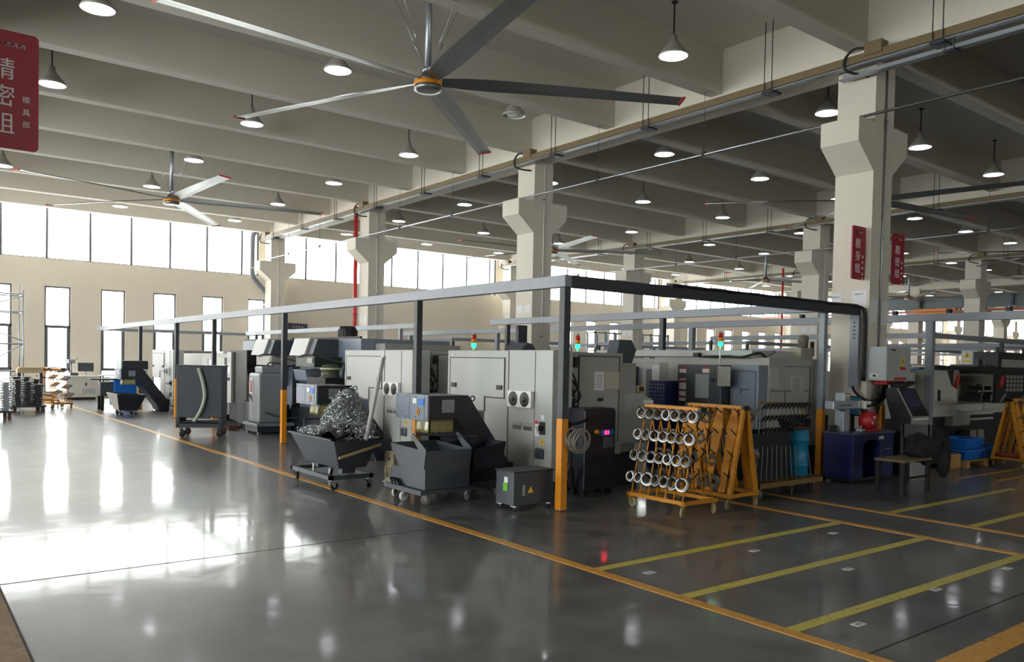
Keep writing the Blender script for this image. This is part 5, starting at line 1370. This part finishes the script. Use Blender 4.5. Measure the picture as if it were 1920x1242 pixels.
g = MB(); g.box(5.2, 5.6, 30.99, 31.0, .2, .38); g.mi = 1; g.box(5.30, 5.34, 30.985, 30.99, .48, .58); g.build('vent_door', [GREY, BLACK], t)
B('monitor', DARK, t, 5.12, 5.62, 31.35, 31.39, .97, 1.27, bev=.01); B('monitor_stand', GREY, t, 5.34, 5.40, 31.36, 31.42, .83, .97); B('keyboard', PAPER, t, 5.25, 5.65, 31.05, 31.2, .83, .85)
g = MB(); g.tube((4.9, 31.3, .83), (4.9, 31.3, 1.3), .03, 10); g.box(4.8, 5.02, 31.2, 31.4, 1.25, 1.38, .02); g.tube((5.05, 31.2, 1.38), (5.08, 31.2, 1.44), .03, 8); g.build('marking_head', GALV, t)
B('work_fixture', DARK, t, 4.85, 5.1, 31.1, 31.4, .83, .92, bev=.01)
t = thing('inspection_table', 'small dark-legged table by the wall right of the workstation', 'table', (6.0, 31.2, 0))
B('tabletop', WHITE, t, 5.80, 6.7, 30.9, 31.5, .82, .86)
for x in (5.84, 6.66):
    for y in (30.95, 31.45): B('leg', RAILD, t, x-.025, x+.025, y-.025, y+.025, 0, .82)
B('shelf', RAILD, t, 5.84, 6.66, 30.95, 31.45, .42, .45)
t = thing('white_box', 'white box on the shelf of the small table', 'box', (6, 31.1, .45)); B('carton', WHITE, t, 5.92, 6.12, 31.05, 31.3, .452, .78)
t = thing('grey_carton', 'grey panel box leaning beside the small table', 'box', (6.5, 31.2, .45)); B('carton', GREY2, t, 6.25, 6.6, 31.05, 31.35, .452, .80)
t = thing('plank_bundle', 'pale beige plank box lying on stands by the far left rack', 'planks', (3.1, 27, 1)); B('plank_box', mat('beige_plank', '#b9aa88', .7), t, 2.85, 3.5, 26.9, 27.3, 1.0, 1.13, bev=.01); B('plank_lid', mat('beige_plank', '#b9aa88', .7), t, 2.9, 3.55, 26.85, 27.35, 1.13, 1.17)
for x in (2.9, 3.45): B('trestle', RAILD, t, x-.04, x+.04, 26.95, 27.25, 0, 1.0)
# stacks of black trays on low trolleys
def trolley(x0, x1, y0, y1, lab):
    t = thing('flat_trolley', lab, 'trolley', (x0, y0, 0))
    B('deck', RAILD, t, x0, x1, y0, y1, .14, .19)
    for x in (x0+.08, x1-.08):
        for y in (y0+.08, y1-.08): B('leg', DIRT, t, x-.04, x+.04, y-.04, y+.04, 0, .14)
    return (x0, y0, .19)
trolley(2.48, 3.28, 24.6, 25.7, 'low dark trolley under the black tray stacks at far left')
trolley(1.75, 2.30, 22.4, 23.5, 'low dark trolley cut off by the left edge')
TRM = mat('black_tray_plastic', '#2a2e33', .35, var=.15); TRS = mat('silver_tray_edge', '#8f969b', .35, .6)
def make_tray_item(w, d, mt, nm, lab, cat):
    t = thing(nm, lab, cat)
    g = MB(); g.box(-w/2, w/2, -d/2, d/2, .040, .062, .006); g.box(-w/2+.05, w/2-.05, -d/2+.06, d/2-.06, 0, .04); g.build('plate', mt, t)
    return t
tr = None
stk = [(2.62, 24.75, 11, 'left front'), (2.86, 24.8, 10, 'middle front'), (3.10, 24.8, 9, 'right front'), (2.62, 25.3, 12, 'left rear'), (2.88, 25.3, 12, 'middle rear'), (3.12, 25.35, 11, 'right rear')]
random.seed(6)
for x, y, n, nm in stk:
    for k in range(n):
        lab = 'black ribbed tray in the %s stack on the far left trolley' % nm
        if tr is None: tr = make_tray_item(.22, .40, TRM, 'parts_tray', lab, 'tray'); o = tr
        else: o = dup(tr, (0, 0, 0), lab)
        o['group'] = 'black trays in the %s stack' % nm
        o.location = (x+random.uniform(-.015, .015), y, .19+.062*k)
ts = None
for x, y, n, nm in ((1.9, 22.7, 12, 'outer'), (2.16, 22.75, 11, 'inner')):
    for k in range(n):
        lab = 'silver-edged tray in the %s stack cut off by the left edge' % nm
        if ts is None: ts = make_tray_item(.22, .46, TRS, 'parts_tray', lab, 'tray'); o = ts
        else: o = dup(ts, (0, 0, 0), lab)
        o['group'] = 'silver-edged trays in the %s stack' % nm
        o.location = (x+random.uniform(-.015, .015), y, .19+.062*k)
# blank white stickers on the floor
for k, (x, y, nm) in enumerate(((4.62, 4.21, 'nearest the aisle in the rear bay'), (5.95, 4.21, 'in the middle of the rear bay'), (7.25, 4.24, 'at the inner end of the rear bay'),
                                (6.05, 3.40, 'in the middle bay'), (6.05, 2.72, 'just before the front yellow line'), (4.8, 2.62, 'nearest the camera'), (7.2, 2.68, 'at the right edge'))):
    t = thing('floor_sticker', 'small white paper sticker on the floor %s' % nm, 'sticker', (x, y, 0), 'white floor stickers')
    MB().box(x-.05, x+.05, y-.03, y+.03, .0, .002).build('sticker', PAPER, t); MB().box(x-.03, x+.03, y-.012, y+.012, .002, .0025).build('grey_mark', GREY2, t)
t = thing('wall_meter', 'small black box on the window wall right of the rain pipe', 'box', (13.3, 31.9, 2.8)); B('box_body', DARK, t, 12.95, 13.75, 31.88, 31.998, 2.72, 3.02, bev=.01)
g = MB()
for k in range(4): g.box(13.1+.13*k, 13.17+.13*k, 31.872, 31.88, 2.83, 2.92)
g.build('sockets', GREY2, t)
for o in list(bpy.data.objects):
    if '_o' in o: del o['_o']
